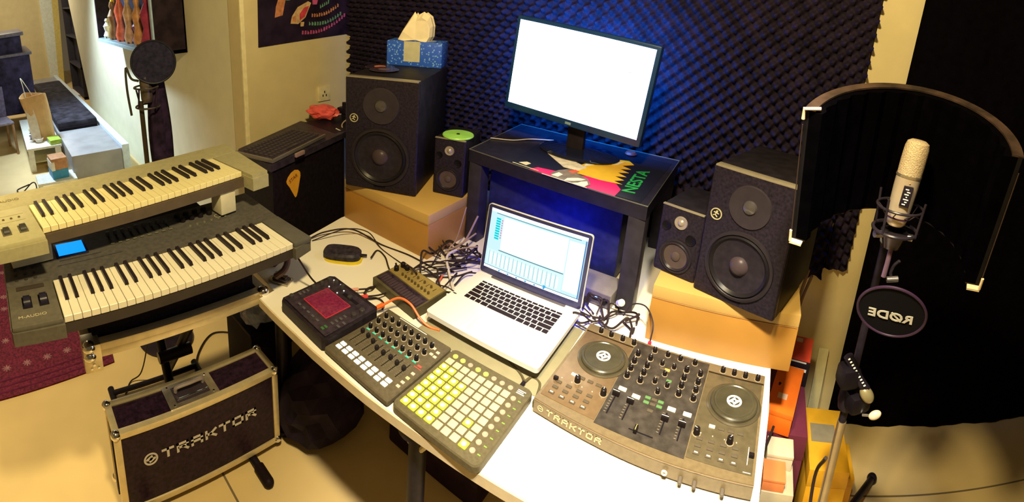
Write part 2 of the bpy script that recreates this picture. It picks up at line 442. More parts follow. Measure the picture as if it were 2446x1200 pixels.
# ------------------------------------------------------------------ studio monitors
def speaker(name, label, p0, p1, z0, h, depth, big=True, group=None):
    dx, dy = p1[0] - p0[0], p1[1] - p0[1]; w = math.hypot(dx, dy); a = math.atan2(dy, dx)
    t = thing(name, label, 'speaker', (p0[0], p0[1], z0), a, group)
    body = M('speaker_body', (.012, .010, .014), .5, var=.3)
    frt = M('speaker_baffle', (.016, .012, .020), .42, var=.45, scale=120)
    MB().b2(0, w, .02, depth, 0, h, .008).build('cabinet', body, t)
    MB().b2(0, w, 0, .024, 0, h, .010, seg=3).build('baffle', frt, t)
    def fr(x, z): return Matrix.Translation((x, 0, z)) @ Matrix.Rotation(PI / 2, 4, 'X')
    def ring(x, z, prof, nm, m, seg=40):
        return MB().lathe(prof, fr(x, z), seg).build(nm, m, t)
    rim = M('speaker_rim', (.02, .016, .02), .35); cone = M('speaker_cone', (.018, .014, .020), .5, var=.25, scale=50); cap = M('speaker_cap', (.05, .035, .04), .35)
    if big:
        R = w * .385; zc = h * .315
        ring(w * .5, zc, [(R * 1.06, .0), (R * 1.05, .007), (R * .97, .009), (R * .93, .004)], 'woofer_rim', rim)
        ring(w * .5, zc, [(R * .93, .004), (R * .88, .011), (R * .80, .003)], 'surround', M('surround', (.012, .010, .012), .35))
        ring(w * .5, zc, [(R * .80, .003), (R * .72, .0006), (R * .30, .0005), (R * .28, .002)], 'woofer_cone', cone)
        ring(w * .5, zc, [(R * .29, .001), (R * .24, .010), (R * .12, .016), (0, .018)], 'dust_cap', cap)
        R2 = w * .20; z2 = h * .765
        ring(w * .5, z2, [(R2 * 1.25, 0), (R2 * 1.2, .005), (R2 * .95, .004), (R2 * .5, .0015), (R2 * .42, .002)], 'tweeter_waveguide', M('waveguide', (.03, .024, .03), .3))
        ring(w * .5, z2, [(R2 * .42, .001), (R2 * .35, .007), (R2 * .15, .011), (0, .012)], 'tweeter_dome', M('tweeter_dome', (.10, .09, .09), .25, metal=.5))
        lg = thing_part('logo_badge', t, (w * .13, -.001, h * .64))
        yb = M('badge_gold', (.55, .50, .28), .35, metal=.3)
        MB().lathe([(.0175, .0), (.0175, .002), (.0145, .002), (.0145, .0)], fr(0, 0), 32).build('badge_ring', yb, lg)
        mb = MB()   # running figure emblem
        mb.lathe([(.0035, 0), (.0035, .002), (0, .002)], Matrix.Translation((.001, 0, .007)) @ Matrix.Rotation(PI / 2, 4, 'X'), 12)
        for (a0, b0) in (((0, .004), (-.003, -.003)), ((-.003, -.003), (.004, -.009)), ((-.003, -.003), (-.009, -.006)), ((-.001, .003), (.008, .001)), ((-.001, .003), (-.008, .004))):
            mb.cyl((a0[0], -.001, a0[1]), (b0[0], -.001, b0[1]), .0016, seg=8)
        mb.build('badge_figure', yb, lg)
        MB().box((w * .5, .001, h * .045), (.05, .004, .012), bev=.002).build('port_slot', blackm, t)
        MB().sph((w * .5, -.001, h * .56), .0025).build('power_light', M('led_white', (.8, .8, .7), .3, emit=.3), t)
        MB().b2(.004, w - .004, .0, .028, h - .004, h + .0015, .001).build('top_edge', M('speaker_edge_glint', (.22, .19, .13), .3), t)  # highlight along the top edge painted as a lighter strip
    else:
        R = w * .36; zc = h * .30
        ring(w * .5, zc, [(R * 1.08, 0), (R * 1.04, .006), (R * .92, .004), (R * .86, .008), (R * .76, .003)], 'woofer_rim', rim)
        ring(w * .5, zc, [(R * .76, .003), (R * .3, .0006), (R * .28, .004), (0, .010)], 'woofer_cone', M('cone_brown', (.07, .05, .045), .45))
        ring(w * .5, h * .80, [(R * .42, 0), (R * .40, .004), (R * .22, .002), (R * .15, .006), (0, .009)], 'tweeter_dome', M('tweeter_small', (.35, .3, .25), .3, metal=.4))
        ring(w * .18, h * .70, [(R * .30, 0), (R * .28, .003), (R * .20, .0006), (0, .0004)], 'left_port', M('port_black', (.004, .003, .004), .6), 24)
        ring(w * .78, h * .60, [(R * .34, 0), (R * .32, .003), (R * .24, .0006), (0, .0004)], 'right_port', M('port_black', (.004, .003, .004), .6), 24)
        MB().b2(.002, w - .002, -.001, .01, h - .003, h + .001, .001).build('top_edge', M('speaker_edge_glint', (.22, .19, .13), .3), t)
    return t
def thing_part(name, parent, loc, rot=(0, 0, 0)):
    o = bpy.data.objects.new(name, None); COL.objects.link(o); o.parent = parent; o.location = loc; o.rotation_euler = rot; o.empty_display_size = .01; return o
speaker('studio_monitor_speaker', 'large black studio speaker on the left wooden box', (-1.385, 1.175), (-1.118, 1.292), .93, .46, .40, group='large black studio speakers')
speaker('studio_monitor_speaker', 'large black studio speaker on the right wooden box, in front of the curved vocal shield', (-.105, 1.293), (.131, 1.204), .935, .395, .32, group='large black studio speakers')
speaker('bookshelf_speaker', 'small black speaker under the green disc', (-1.105, 1.375), (-.985, 1.41), .93, .235, .18, big=False, group='small black speakers')
speaker('bookshelf_speaker', 'small black speaker between the monitor table and right studio speaker', (-.240, 1.350), (-.106, 1.312), .935, .222, .20, big=False, group='small black speakers')

# green disc on the left small speaker
t = thing('compact_disc', 'green disc lying on the small left speaker', 'disc', (-1.048, 1.445, 1.166))
MB().lathe([(.0, 0), (.058, 0), (.060, .004), (.058, .008), (.009, .008), (.0075, .0082), (.0, .0082)], seg=48).build('disc_face', M('disc_green', (.30, .62, .10), .35, var=.15, scale=12), t)
MB().lathe([(0, .0082), (.007, .0083), (.006, .010), (0, .010)], seg=24).build('hub', blackm, t)

# ------------------------------------------------------------------ monitor table
tabm = M('table_black', (.018, .016, .026), .32, var=.2)
t = thing('side_table', 'black side table standing on the desk under the screen', 'table', (0, 0, 0))
tp = [(-.985, 1.435), (-.283, 1.352), (-.292, 1.86), (-1.02, 1.885)]
MB().prism(tp, 1.082, 1.13).build('table_top', tabm, t, smooth=False)
mb = MB()
e = [(-.985, 1.435, 1.1305), (-.283, 1.352, 1.1305), (-.292, 1.86, 1.1305), (-1.02, 1.885, 1.1305)]
mb.tube(e, .0022, 6, closed=True); mb.build('edge_trim', M('edge_grey', (.12, .12, .10), .35), t)
for (x, y) in ((-.953, 1.462), (-.312, 1.385), (-.325, 1.83), (-.985, 1.855)):
    MB().b2(x - .028, x + .028, y - .028, y + .028, .75, 1.082, .003).build('leg', M('table_leg_black', (.03, .026, .034), .4, var=.2), t)

# monitor
def monitor():
    cx, cy = -.668, 1.615
    t = thing('computer_monitor', 'glowing white flat screen monitor on the black side table', 'monitor', (cx, cy, 1.13), math.radians(-2), ry=0)
    head = thing_part('display', t, (0, 0, .315), (0, math.radians(4.3), 0))
    bez = M('monitor_bezel_glare', (.010, .045, .16), .25)  # blue glow of the screen put into the bezel colour
    w, h = .535, .335
    MB().b2(-w / 2 - .016, w / 2 + .016, .0, .035, -h / 2 - .028, h / 2 + .015, .008).build('housing', bez, head)
    MB().b2(-.18, .18, .033, .06, -.12, .10, .012).build('back_shell', black, head)
    sm = M('screen_glow', (0, 0, 0), .3, emit=3.2, ecol=(.93, .98, 1.0), var=0)
    MB().b2(-w / 2, w / 2, -.0015, .001, -h / 2, h / 2).build('screen', sm, head, smooth=False)
    ln = M('screen_menu', (0, 0, 0), .3, emit=.93, ecol=(.88, .94, 1.0), var=0)
    mb = MB(); mb.b2(-w / 2 + .01, w / 2 - .02, -.002, -.001, h / 2 - .016, h / 2 - .0145).b2(-w / 2 + .01, -w / 2 + .12, -.002, -.001, h / 2 - .027, h / 2 - .026)
    mb.b2(.08, .22, -.002, -.001, h / 2 - .027, h / 2 - .0255).b2(.185, .20, -.002, -.001, .065, .069)
    mb.build('menu_line', ln, head, smooth=False)
    MB().b2(-.012, .012, -.002, .0, -h / 2 - .020, -h / 2 - .010, .001).build('power_button', M('bezel_button', (.2, .3, .4), .3), head)
    MB().b2(-.035, .035, .050, .075, .02, .20, .006).build('neck', blacks, t)
    MB().lathe([(0, 0), (.15, 0), (.152, .006), (.14, .014), (.03, .022), (0, .024)], Matrix.Translation((.015, .068, 0)) @ Matrix.Diagonal((1.08, .70, 1, 1)), 48).build('stand_base', M('gloss_black', (.01, .012, .03), .08), t)
monitor()
# added blue light for the glare halo on the foam; no backlight there
lamp('display_halo_fill', 'AREA', (-.70, 1.69, 1.46), 24, (0.01, 0.22, 1.0), .55, target=(-.70, 2.0, 1.46), shape='RECTANGLE', size_y=.36)

# printed cloth with colours on the table
def printed_mat():
    t = thing('printed_mat', 'black mat printed in magenta, yellow, white and green on the side table', 'mat', (0, 0, 1.1305))
    def sheet(pts, col, nm, k, var=.05, rough=.35):
        MB().prism(pts, k * .0004, k * .0004 + .0006).build(nm, M('print_' + nm, col, rough, var=var, scale=40), t, smooth=False)
    sheet([(-.80, 1.425), (-.31, 1.365), (-.31, 1.80), (-.84, 1.83)], (.012, .012, .02), 'black_ground', 0)
    sheet([(-.715, 1.406), (-.395, 1.366), (-.395, 1.43), (-.425, 1.47), (-.52, 1.475), (-.60, 1.452), (-.70, 1.44)], (.85, .0, .14), 'magenta_band', 1)
    # yellow band with torn right edge
    ed = [(-.405, 1.475), (-.440, 1.49), (-.412, 1.515), (-.452, 1.535), (-.415, 1.55), (-.455, 1.575), (-.42, 1.595), (-.46, 1.615), (-.425, 1.635), (-.465, 1.655), (-.43, 1.69)]
    sheet([(-.575, 1.478), (-.48, 1.468)] + ed + [(-.46, 1.725), (-.52, 1.70), (-.55, 1.64), (-.585, 1.585), (-.60, 1.53)], (.85, .50, .0), 'yellow_band', 2)
    sheet([(-.745, 1.60), (-.70, 1.56), (-.63, 1.50), (-.575, 1.50), (-.56, 1.55), (-.60, 1.57), (-.66, 1.60), (-.75, 1.63)], (.70, .60, .42), 'pale_wave', 3, .25)
    sheet([(-.55, 1.60), (-.48, 1.655), (-.47, 1.70), (-.53, 1.665), (-.585, 1.60), (-.575, 1.555)], (.85, .80, .62), 'pale_edge', 4)
    sheet([(-.775, 1.438), (-.74, 1.428), (-.735, 1.455), (-.755, 1.462)], (.75, .66, .42), 'pale_spot', 3)
    sheet([(-.62, 1.385), (-.50, 1.372), (-.49, 1.405), (-.515, 1.445), (-.56, 1.47), (-.60, 1.50), (-.63, 1.46), (-.64, 1.42)], (.22, .17, .13), 'figure_shade', 5, .3)
    sheet([(-.63, 1.402), (-.605, 1.40), (-.60, 1.43), (-.62, 1.44)], (.9, .88, .8), 'figure_light', 6)
    sheet([(-.575, 1.385), (-.548, 1.40), (-.527, 1.42), (-.52, 1.437), (-.545, 1.435), (-.575, 1.41)], (.9, .88, .8), 'figure_sleeve', 6)
    sheet([(-.545, 1.382), (-.50, 1.378), (-.497, 1.40), (-.51, 1.425), (-.525, 1.41), (-.53, 1.395)], (.9, .88, .8), 'figure_cuff', 6)
    sheet([(-.60, 1.47), (-.58, 1.462), (-.565, 1.49), (-.585, 1.50)], (.75, .12, .06), 'red_patch', 6)
    sheet([(-.66, 1.39), (-.49, 1.37), (-.49, 1.374), (-.66, 1.394)], (.85, .78, .55), 'pale_stripe', 6)
    sheet([(-.79, 1.419), (-.68, 1.405), (-.68, 1.408), (-.79, 1.423)], (.7, .6, .42), 'pale_stripe', 6)
    gm = M('print_green_letters', (.02, .38, .08), .4, var=.3, scale=50)
    text_mesh('green_lettering', 'NESTA', .062, .0004, gm, t, (-.372, 1.535, .0016), (0, 0, math.radians(93)), sx=1.25, bold=.0012)
printed_mat()
tag(MB().lathe([(0, 0), (.02, 0), (.024, .006), (.018, .014), (0, .016)], seg=24).build('red_token', M('token_red', (.7, .06, .04), .4), None, (-.478, 1.80, 1.1315)), 'small red round object under the right corner of the monitor', 'trinket')
tag(MB().tube(spline([(-1.0, 1.60, 1.134), (-.92, 1.64, 1.134), (-.87, 1.70, 1.136), (-.79, 1.745, 1.138)]), .0022, 6).build('thin_cable', cablew), 'thin pale cable on the left side of the side table', 'cable')

# ------------------------------------------------------------------ pad controller (8 x 8 pads)
def pads():
    t = thing('pad_controller', 'square black pad controller with yellow-green lit pads near the desk edge', 'pad controller', (-.63, .670, .75), 0)
    body = M('controller_body', (.105, .088, .050), .42, var=.15, scale=120)
    W_ = .240
    mb = MB()
    P = []
    for cx, cy, a0 in ((.016, .016, PI), (W_ - .016, .016, 1.5 * PI), (W_ - .016, W_ - .016, 0), (.016, W_ - .016, .5 * PI)):
        for k in range(6):
            a = a0 + k * PI / 10; P.append((cx + .016 * math.cos(a), cy + .016 * math.sin(a)))
    mb.prism(P, .004, .020)
    P2 = [(W_ / 2 + (x - W_ / 2) * .985, W_ / 2 + (y - W_ / 2) * .985) for x, y in P]
    mb.hexa([(x, y, .020) for x, y in P], [(x, y, .024) for x, y in P2])
    mb.build('case', body, t)
    for fx, fy in ((.02, .02), (.22, .02), (.02, .22), (.22, .22)):
        MB().cyl((fx, fy, 0), (fx, fy, .004), .008, seg=12).build('rubber_foot', blackm, t)
    off = M('pad_off', (.52, .46, .30), .5, var=.05, scale=200)
    core = M('pad_glow_core', (.9, .9, .5), .5, emit=1.3, ecol=(.95, 1.0, .45), var=0)
    halo = M('pad_glow', (.5, .55, .05), .5, emit=.75, ecol=(.52, .66, .0), var=0)
    def padmesh(mats, nm):
        mb = MB(); mb.box((0, 0, .0015), (.0192, .0192, .004), bev=.0022, mi=0)
        if len(mats) > 1:
            mb.lathe([(.0062, .0036), (.005, .0039), (0, .0040)], Matrix.Identity(4), 14, mi=1)
        return mb
    p_off = padmesh([off], 'pad').build('pad', [off], t); p_on = padmesh([halo, core], 'pad').build('pad', [halo, core], t)
    lit = {(0, r) for r in range(7)} | {(1, r) for r in range(7)} | {(2, r) for r in range(6)} | {(3, r) for r in range(6)} | {(6, 2), (7, 0)}
    first_on = first_off = True
    for c in range(8):
        for r in range(8):
            loc = (.022 + c * .0236, .027 + r * .0236, .024)
            if (c, r) in lit:
                if first_on: p_on.location = loc; first_on = False
                else: inst(p_on, t, loc)
            else:
                if first_off: p_off.location = loc; first_off = False
                else: inst(p_off, t, loc)
    rb = M('round_button', (.40, .30, .22), .5)
    def rbut(m):
        return MB().lathe([(.0068, 0), (.0066, .002), (.0045, .0026), (.003, .0018), (0, .0018)], None, 18).build('round_button', m, t)
    b_off = rbut(rb); b_on = rbut(M('round_lit', (.6, .7, .1), .5, emit=.8, ecol=(.62, .80, .05), var=0))
    fo = fn = True
    for k in range(8):
        loc = (.022 + k * .0236, .216, .024)
        if k in (0, 1, 3, 4):
            if fn: b_on.location = loc; fn = False
            else: inst(b_on, t, loc)
        else:
            if fo: b_off.location = loc; fo = False
            else: inst(b_off, t, loc)
    for k in range(8): inst(b_off, t, (.209, .027 + k * .0236, .024))
    for k in range(8): MB().b2(.222, .229, .026 + k * .0236, .0285 + k * .0236, .0241, .0245).build('side_mark', M('green_mark', (.20, .5, .05), .5, emit=.12), t, smooth=False)
    mb = MB()
    for k in range(3): mb.b2(.205, .226 - .004 * (k == 1), .212 + .005 * k, .2145 + .005 * k, .0241, .0245)
    mb.build('logo_print', whit, t, smooth=False)
    MB().cyl((.20, .238, .012), (.20, .262, .012), .005, seg=10).build('usb_plug', black, t)
pads()

# ------------------------------------------------------------------ mixer controller with knobs and faders
def xl():
    t = thing('mixer_controller', 'black controller with knobs, faders and white lit buttons beside the pad controller', 'mixer controller', (-.873, .667, .75), 0)
    body = M('controller_body_x', (.100, .082, .052), .42, var=.15, scale=120)
    MB().b2(0, .236, 0, .242, .004, .022, .008, seg=3).build('case', body, t)
    for fx, fy in ((.02, .02), (.216, .02), (.02, .22), (.216, .22)):
        MB().cyl((fx, fy, 0), (fx, fy, .005), .008, seg=12).build('rubber_foot', blackm, t)
    ring = M('knob_ring', (.65, .55, .42), .35, metal=.4)
    teal = M('led_teal', (.02, .5, .35), .4, emit=.6, ecol=(.0, .62, .38), var=0)
    def knob(m2, led):
        k = thing_part('knob', t, (0, 0, 0))
        MB().lathe([(.0078, 0), (.0076, .0012), (.0062, .0014), (.0062, 0)], None, 20).build('collar', ring, k)
        mb = MB(); mb.lathe([(.0060, .0), (.0056, .010), (.0052, .0135), (.0044, .0142), (0, .0142)], None, 20)
        mb.build('cap', knobm, k)
        MB().b2(-.0006, .0006, .001, .0054, .0141, .0146).build('pointer', whit, k, smooth=False)
        if led: MB().prism([(-.007, -.0105), (.007, -.0105), (.004, -.0065), (-.004, -.0065)], 0, .0008).build('knob_light', teal, k, smooth=False)
        return k
    k0 = knob(ring, False); k1 = knob(ring, True); f0 = f1 = True
    for r in range(3):
        for c in range(8):
            loc = (.0265 + c * .0243, .144 + r * .031, .022)
            a = random.uniform(-1.6, 1.6)
            src = k1 if r == 0 else k0
            if r == 0 and f1: k1.location = loc; f1 = False; continue
            if r > 0 and f0: k0.location = loc; f0 = False; continue
            c_ = copy_tree(src, t); c_.location = loc
            for ch in c_.children:
                if ch.name.startswith('pointer'): ch.rotation_euler = (0, 0, a)
    slotm = M('fader_slot', (.010, .008, .008), .6); capm = M('fader_cap', (.02, .016, .018), .4); tick = M('fader_ticks', (.16, .14, .11), .6)
    ys = [.115, .113, .108, .098, .098, .100, .098, .097]
    for c in range(8):
        f = thing_part('fader', t, (.0265 + c * .0243, 0, .022))
        MB().b2(-.0010, .0010, .066, .122, .0, .0006).build('slot', slotm, f, smooth=False)
        mb = MB()
        for q in range(9): mb.b2(-.0075, -.0025, .069 + q * .0062, .0702 + q * .0062, 0, .0004).b2(.0025, .0075, .069 + q * .0062, .0702 + q * .0062, 0, .0004)
        mb.build('tick_marks', tick, f, smooth=False)
        MB().box((0, ys[c], .007), (.009, .0095, .012), bev=.0018).build('fader_cap', capm, f)
    lit = M('button_lit', (.9, .9, .75), .5, emit=1.25, ecol=(1, .97, .72), var=0)
    b0 = MB().box((0, 0, .001), (.0165, .0115, .0035), bev=.0015).build('lit_button', lit, t)
    f = True
    for r in range(2):
        for c in range(8):
            loc = (.0260 + c * .0240, .031 + r * .0155, .022)
            if f: b0.location = loc; f = False
            else: inst(b0, t, loc)
    sb = M('small_button', (.62, .50, .40), .5); sg = M('small_button_green', (.6, .6, .25), .5, emit=.15)
    b1 = MB().box((0, 0, .001), (.010, .008, .003), bev=.001).build('small_button', sb, t, loc=(.222, .20, .022))
    for (x, y, m) in ((.212, .185, None), (.225, .183, None), (.222, .050, None), (.222, .066, None), (.222, .084, sg), (.222, .103, None), (.205, .206, None)):
        inst(b1, t, (x, y, .022), mat=m)
    MB().b2(.206, .228, .124, .126, .022, .0226).b2(.211, .223, .130, .136, .022, .0226).build('red_print', M('print_red', (.6, .08, .06), .5, emit=.1), t, smooth=False)
    MB().b2(.055, .155, .232, .2345, .022, .0225).build('top_print', whit, t, smooth=False)
xl()

# ------------------------------------------------------------------ touch effects unit
def kaoss():
    t = thing('touchpad_effects_unit', 'black effects unit with a dark red touchpad at the left of the desk', 'effects unit', (-1.092, .672, .75), math.radians(-1.5))
    w, d, h = .222, .198, .046
    b = M('effects_body', (.020, .015, .022), .38, var=.3, scale=90)
    P = [(.012, 0), (w - .012, 0), (w, .012), (w, d - .012), (w - .012, d), (.012, d), (0, d - .012), (0, .012)]
    MB().hexa([(x, y, .004) for x, y in P], [(x, y, h - .006 if y < d / 2 else h) for x, y in P]).build('case', b, t)
    z = lambda y: h - .006 if y < .02 else (h - .006 + .006 * (y / d))
    MB().b2(.010, w - .010, .010, d - .010, h - .004, h + .0005, .001).build('top_panel', M('effects_panel', (.035, .025, .040), .28, var=.4, scale=70), t)
    for fx, fy in ((.02, .02), (w - .02, .02), (.02, d - .02), (w - .02, d - .02)): MB().cyl((fx, fy, 0), (fx, fy, .006), .008, seg=12).build('rubber_foot', blackm, t)
    MB().b2(.048, .160, .052, .142, h + .0003, h + .0022, .001).build('touch_pad_frame', M('pad_frame', (.45, .03, .05), .3, emit=.10, ecol=(.6, .03, .05)), t)
    MB().b2(.051, .157, .055, .139, h + .0018, h + .0028, .001).build('touch_pad', M('pad_red', (.17, .018, .055), .18, var=.35, scale=120, emit=.05, ecol=(.5, .03, .12)), t)
    kn = M('effects_knob', (.05, .045, .05), .3)
    k0 = None
    for x, y, r in ((.200, .150, .009), (.200, .120, .008), (.022, .028, .008), (.022, .17, .007), (.045, .178, .007), (.075, .178, .007), (.022, .14, .007), (.022, .108, .007)):
        MB().lathe([(r, 0), (r * .92, .010), (r * .7, .012), (0, .012)], None, 20).build('knob', kn, t, loc=(x, y, h))
    MB().b2(.10, .165, .158, .168, h, h + .002, .0005).build('slider_slot', blackm, t)
    MB().box((.13, .163, h + .005), (.012, .014, .010), bev=.002).build('slider_cap', kn, t)
    ledw = M('led_pale', (.7, .75, .9), .4, emit=.5, ecol=(.8, .85, 1), var=0)
    for x, y in ((.028, .182), (.060, .184), (.090, .172), (.045, .150), (.085, .150)): MB().sph((x, y, h + .001), .0026, u=8, v=6).build('indicator_light', ledw, t)
    bb = M('effects_button', (.09, .085, .10), .35); bg = M('effects_button_green', (.05, .14, .05), .4, emit=.05)
    bt = MB().box((0, 0, .0015), (.012, .007, .003), bev=.001).build('button', bb, t, loc=(.185, .055, h))
    for x, y, m in ((.185, .070, None), (.185, .085, None), (.185, .100, None), (.185, .033, bg), (.185, .022, bg), (.150, .030, bb), (.128, .030, None), (.106, .030, None), (.084, .030, None), (.062, .030, None), (.022, .058, None), (.022, .072, None), (.022, .086, None), (.205, .06, None), (.205, .08, None)):
        inst(bt, t, (x, y, h), mat=m)
kaoss()

# ------------------------------------------------------------------ small golden synthesizer
def volca():
    t = thing('mini_synthesizer', 'small gold topped synthesizer in the cable tangle beside the laptop', 'synthesizer', (-1.005, .970, .75), math.radians(-8))
    w, d = .205, .130
    MB().hexa([(0, 0, .004), (w, 0, .004), (w, d, .004), (0, d, .004)], [(0, 0, .034), (w, 0, .034), (w, d, .044), (0, d, .044)]).build('case', M('synth_case', (.09, .075, .04), .45, var=.2), t, smooth=False)
    for fx, fy in ((.015, .015), (w - .015, .015), (.015, d - .015), (w - .015, d - .015)): MB().cyl((fx, fy, 0), (fx, fy, .006), .007, seg=10).build('rubber_foot', blackm, t)
    zz = lambda y: .034 + .010 * y / d
    MB().hexa([(.004, .062, zz(.062)), (w - .004, .062, zz(.062)), (w - .004, d - .004, zz(d - .004)), (.004, d - .004, zz(d - .004))],
              [(.004, .062, zz(.062) + .002), (w - .004, .062, zz(.062) + .002), (w - .004, d - .004, zz(d - .004) + .002), (.004, d - .004, zz(d - .004) + .002)]).build('gold_panel', M('gold_panel', (.50, .37, .12), .35, metal=.5, var=.12), t, smooth=False)
    MB().hexa([(.006, .010, zz(.010)), (w - .006, .010, zz(.010)), (w - .006, .058, zz(.058)), (.006, .058, zz(.058))],
              [(.006, .010, zz(.010) + .0015), (w - .006, .010, zz(.010) + .0015), (w - .006, .058, zz(.058) + .0015), (.006, .058, zz(.058) + .0015)]).build('touch_keyboard', M('touch_keys', (.035, .022, .035), .3, var=.5, scale=60), t, smooth=False)
    kl = M('touch_key_line', (.14, .10, .10), .4)
    for k in range(16): MB().box((.016 + k * .0117, .030, zz(.03) + .002), (.0085, .030, .001), rotm(0, math.atan(.077))).build('touch_key', M('touch_key', (.06, .04, .05), .3), t, smooth=False)
    dm = M('synth_slot', (.06, .04, .02), .5); km = M('synth_knob', (.10, .07, .03), .4)
    for k in range(9):
        x = .055 + k * .0155
        MB().lathe([(.0042, 0), (.0036, .008), (0, .0085)], None, 14).build('small_knob', km, t, loc=(x, .078, zz(.078) + .002))
        if k % 2: MB().lathe([(.0042, 0), (.0036, .008), (0, .0085)], None, 14).build('small_knob', km, t, loc=(x, .104, zz(.104) + .002))
        else: MB().b2(-.001, .001, -.009, .009, 0, .0006).build('slot', dm, t, loc=(x, .104, zz(.104) + .002), smooth=False)
    for x, y in ((.020, .080), (.020, .108), (.042, .108)):
        MB().lathe([(.0085, 0), (.0080, .014), (.006, .016), (0, .016)], None, 18).build('big_knob', knobm, t, loc=(x, y, zz(y) + .002))
volca()

# ------------------------------------------------------------------ laptop
def laptop():
    t = thing('laptop', 'silver laptop open with music software on its bright screen', 'laptop', (-.766, .950, .785), 0)
    w, d = .361, .275
    def rr(w, d, r, n=5, x0=0, y0=0):
        P = []
        for cx, cy, a0 in ((x0 + r, y0 + r, PI), (x0 + w - r, y0 + r, 1.5 * PI), (x0 + w - r, y0 + d - r, 0), (x0 + r, y0 + d - r, .5 * PI)):
            for k in range(n + 1): a = a0 + k * PI / 2 / n; P.append((cx + r * math.cos(a), cy + r * math.sin(a)))
        return P
    alb = M('laptop_aluminium', (.86, .85, .84), .36, metal=.25, var=.01)
    MB().prism(rr(w, d, .010), 0, .0145).build('base', alb, t, smooth=False)
    keym = M('laptop_key', (.016, .008, .012), .45)
    kx0, kx1, ky0, ky1 = .040, .321, .128, .236
    rows = []
    u = (kx1 - kx0) / 14.5
    rows.append((ky1 - .0075, .0075, [u * 14.5 / 14] * 14))
    rows.append((ky1 - .024, .0155, [u] * 13 + [u * 1.5]))
    rows.append((ky1 - .043, .0155, [u * 1.5] + [u] * 13))
    rows.append((ky1 - .062, .0155, [u * 1.75] + [u] * 11 + [u * 1.75]))
    rows.append((ky1 - .081, .0155, [u * 2.25] + [u] * 10 + [u * 2.25]))
    rows.append((ky1 - .100, .0155, [u, u, u, u * 1.25, u * 5, u * 1.25, u, u, u, u * 1.25 * .8]))
    for (yc, h, ws) in rows:
        x = kx0
        for wk in ws:
            MB().b2(x + .0015, x + wk - .0015, yc - h / 2, yc + h / 2, .0142, .0158, .0006, seg=1).build('key', keym, t)
            x += wk
    MB().prism(rr(.105, .076, .003, 3, .128, .016), .0145, .0148).build('trackpad', M('trackpad', (.82, .81, .80), .3, metal=.25, var=.01), t, smooth=False)
    MB().b2(.05, w - .05, d - .012, d - .002, .010, .0185, .003).build('hinge', M('hinge_grey', (.10, .09, .11), .4), t)
    lid = thing_part('lid', t, (0, d - .004, .0165), (math.radians(90 - 7), 0, 0))   # local x width, local y up, local z toward viewer
    H = .243
    MB().prism(rr(w, H, .010), -.007, 0).build('lid_shell', alb, lid, smooth=False)
    MB().prism(rr(w - .004, H - .004, .009, 5, .002, .002), 0, .001).build('screen_bezel', M('laptop_bezel', (.03, .03, .11), .2), lid, smooth=False)
    W0, W1, H0, H1 = .014, w - .014, .024, H - .012
    def scr(nm, x0, x1, y0, y1, col, e, lev):
        return MB().b2(x0, x1, y0, y1, .0011 + lev * .0001, .0012 + lev * .0001).build(nm, M('scr_' + nm + str(round(e * 10)), (0, 0, 0), .3, emit=e, ecol=col, var=0), lid, smooth=False)
    scr('screen', W0, W1, H0, H1, (.62, .90, .98), 1.0, 0)
    scr('menu_bar', W0, W1, H1 - .010, H1, (.95, 1, 1), 1.6, 1)
    scr('arrangement_area', W0 + .050, W1 - .060, H0 + .075, H1 - .020, (1, 1, 1), 2.4, 1)
    scr('right_panel', W1 - .056, W1 - .006, H0 + .02, H1 - .024, (.85, .97, 1), 1.2, 1)
    scr('side_stripe', W1 - .006, W1 - .002, H0 + .01, H1 - .012, (.12, .35, .75), .7, 2)
    for k in range(9): scr('teal_tag', W0 + .022, W0 + .038, H1 - .034 - k * .0085, H1 - .028 - k * .0085, (.0, .75, .80), .9, 2)
    for k in range(8): scr('pink_tag', W0 + .042, W0 + .046, H1 - .036 - k * .0085, H1 - .031 - k * .0085, (.9, .25, .45), .8, 2)
    scr('divider', W0 + .02, W1 - .02, H1 - .0145, H1 - .0125, (.05, .35, .40), .5, 2)
    scr('divider_low', W0 + .045, W1 - .060, H0 + .070, H0 + .0725, (.10, .30, .34), .5, 2)
    scr('mixer_area', W0 + .006, W1 - .060, H0 + .012, H0 + .066, (.72, .94, .98), 1.0, 1)
    for k in range(17): scr('mixer_channel', W0 + .018 + k * .0148, W0 + .024 + k * .0148, H0 + .018, H0 + .056, (1, 1, 1), 1.3, 2)
    for k in range(17): scr('channel_line', W0 + .0135 + k * .0148, W0 + .0145 + k * .0148, H0 + .015, H0 + .062, (.25, .55, .62), .6, 2)
    scr('status_bar', W0, W1, H0, H0 + .008, (.95, 1, 1), 1.6, 1)
    scr('status_line', W0, W1, H0 + .0085, H0 + .010, (.05, .25, .35), .5, 2)
    for k, c in enumerate(((.1, .5, .9), (.9, .3, .4), (.2, .6, .9), (.6, .6, .6), (.9, .6, .2), (.1, .5, .9))): scr('dock_icon', W0 + .055 + k * .032, W0 + .061 + k * .032, H0 + .001, H0 + .006, c, .8, 3)
    scr('blue_icon', W0 + .215, W0 + .224, H0 + .006, H0 + .014, (.05, .5, .95), .9, 3)
laptop()
tag(MB().b2(-.768, -.384, .918, 1.205, .7503, .7535, .001).build('laptop_shade_sheet', M('shade_olive', (.27, .245, .15), .6, var=.06)), 'flat grey-olive sheet on the desk, standing in for the laptop shade', 'mat')  # shade around the laptop laid down as a flat coloured sheet
t = thing('laptop_riser', 'dark low stand under the laptop', 'stand', (-.585, 1.09, .7537))
MB().b2(-.13, .13, -.085, .10, .030, .035, .002).build('plate', black, t)
for x in (-.12, .12): MB().b2(x - .006, x + .006, -.08, .095, 0, .030, .002).build('foot', black, t)

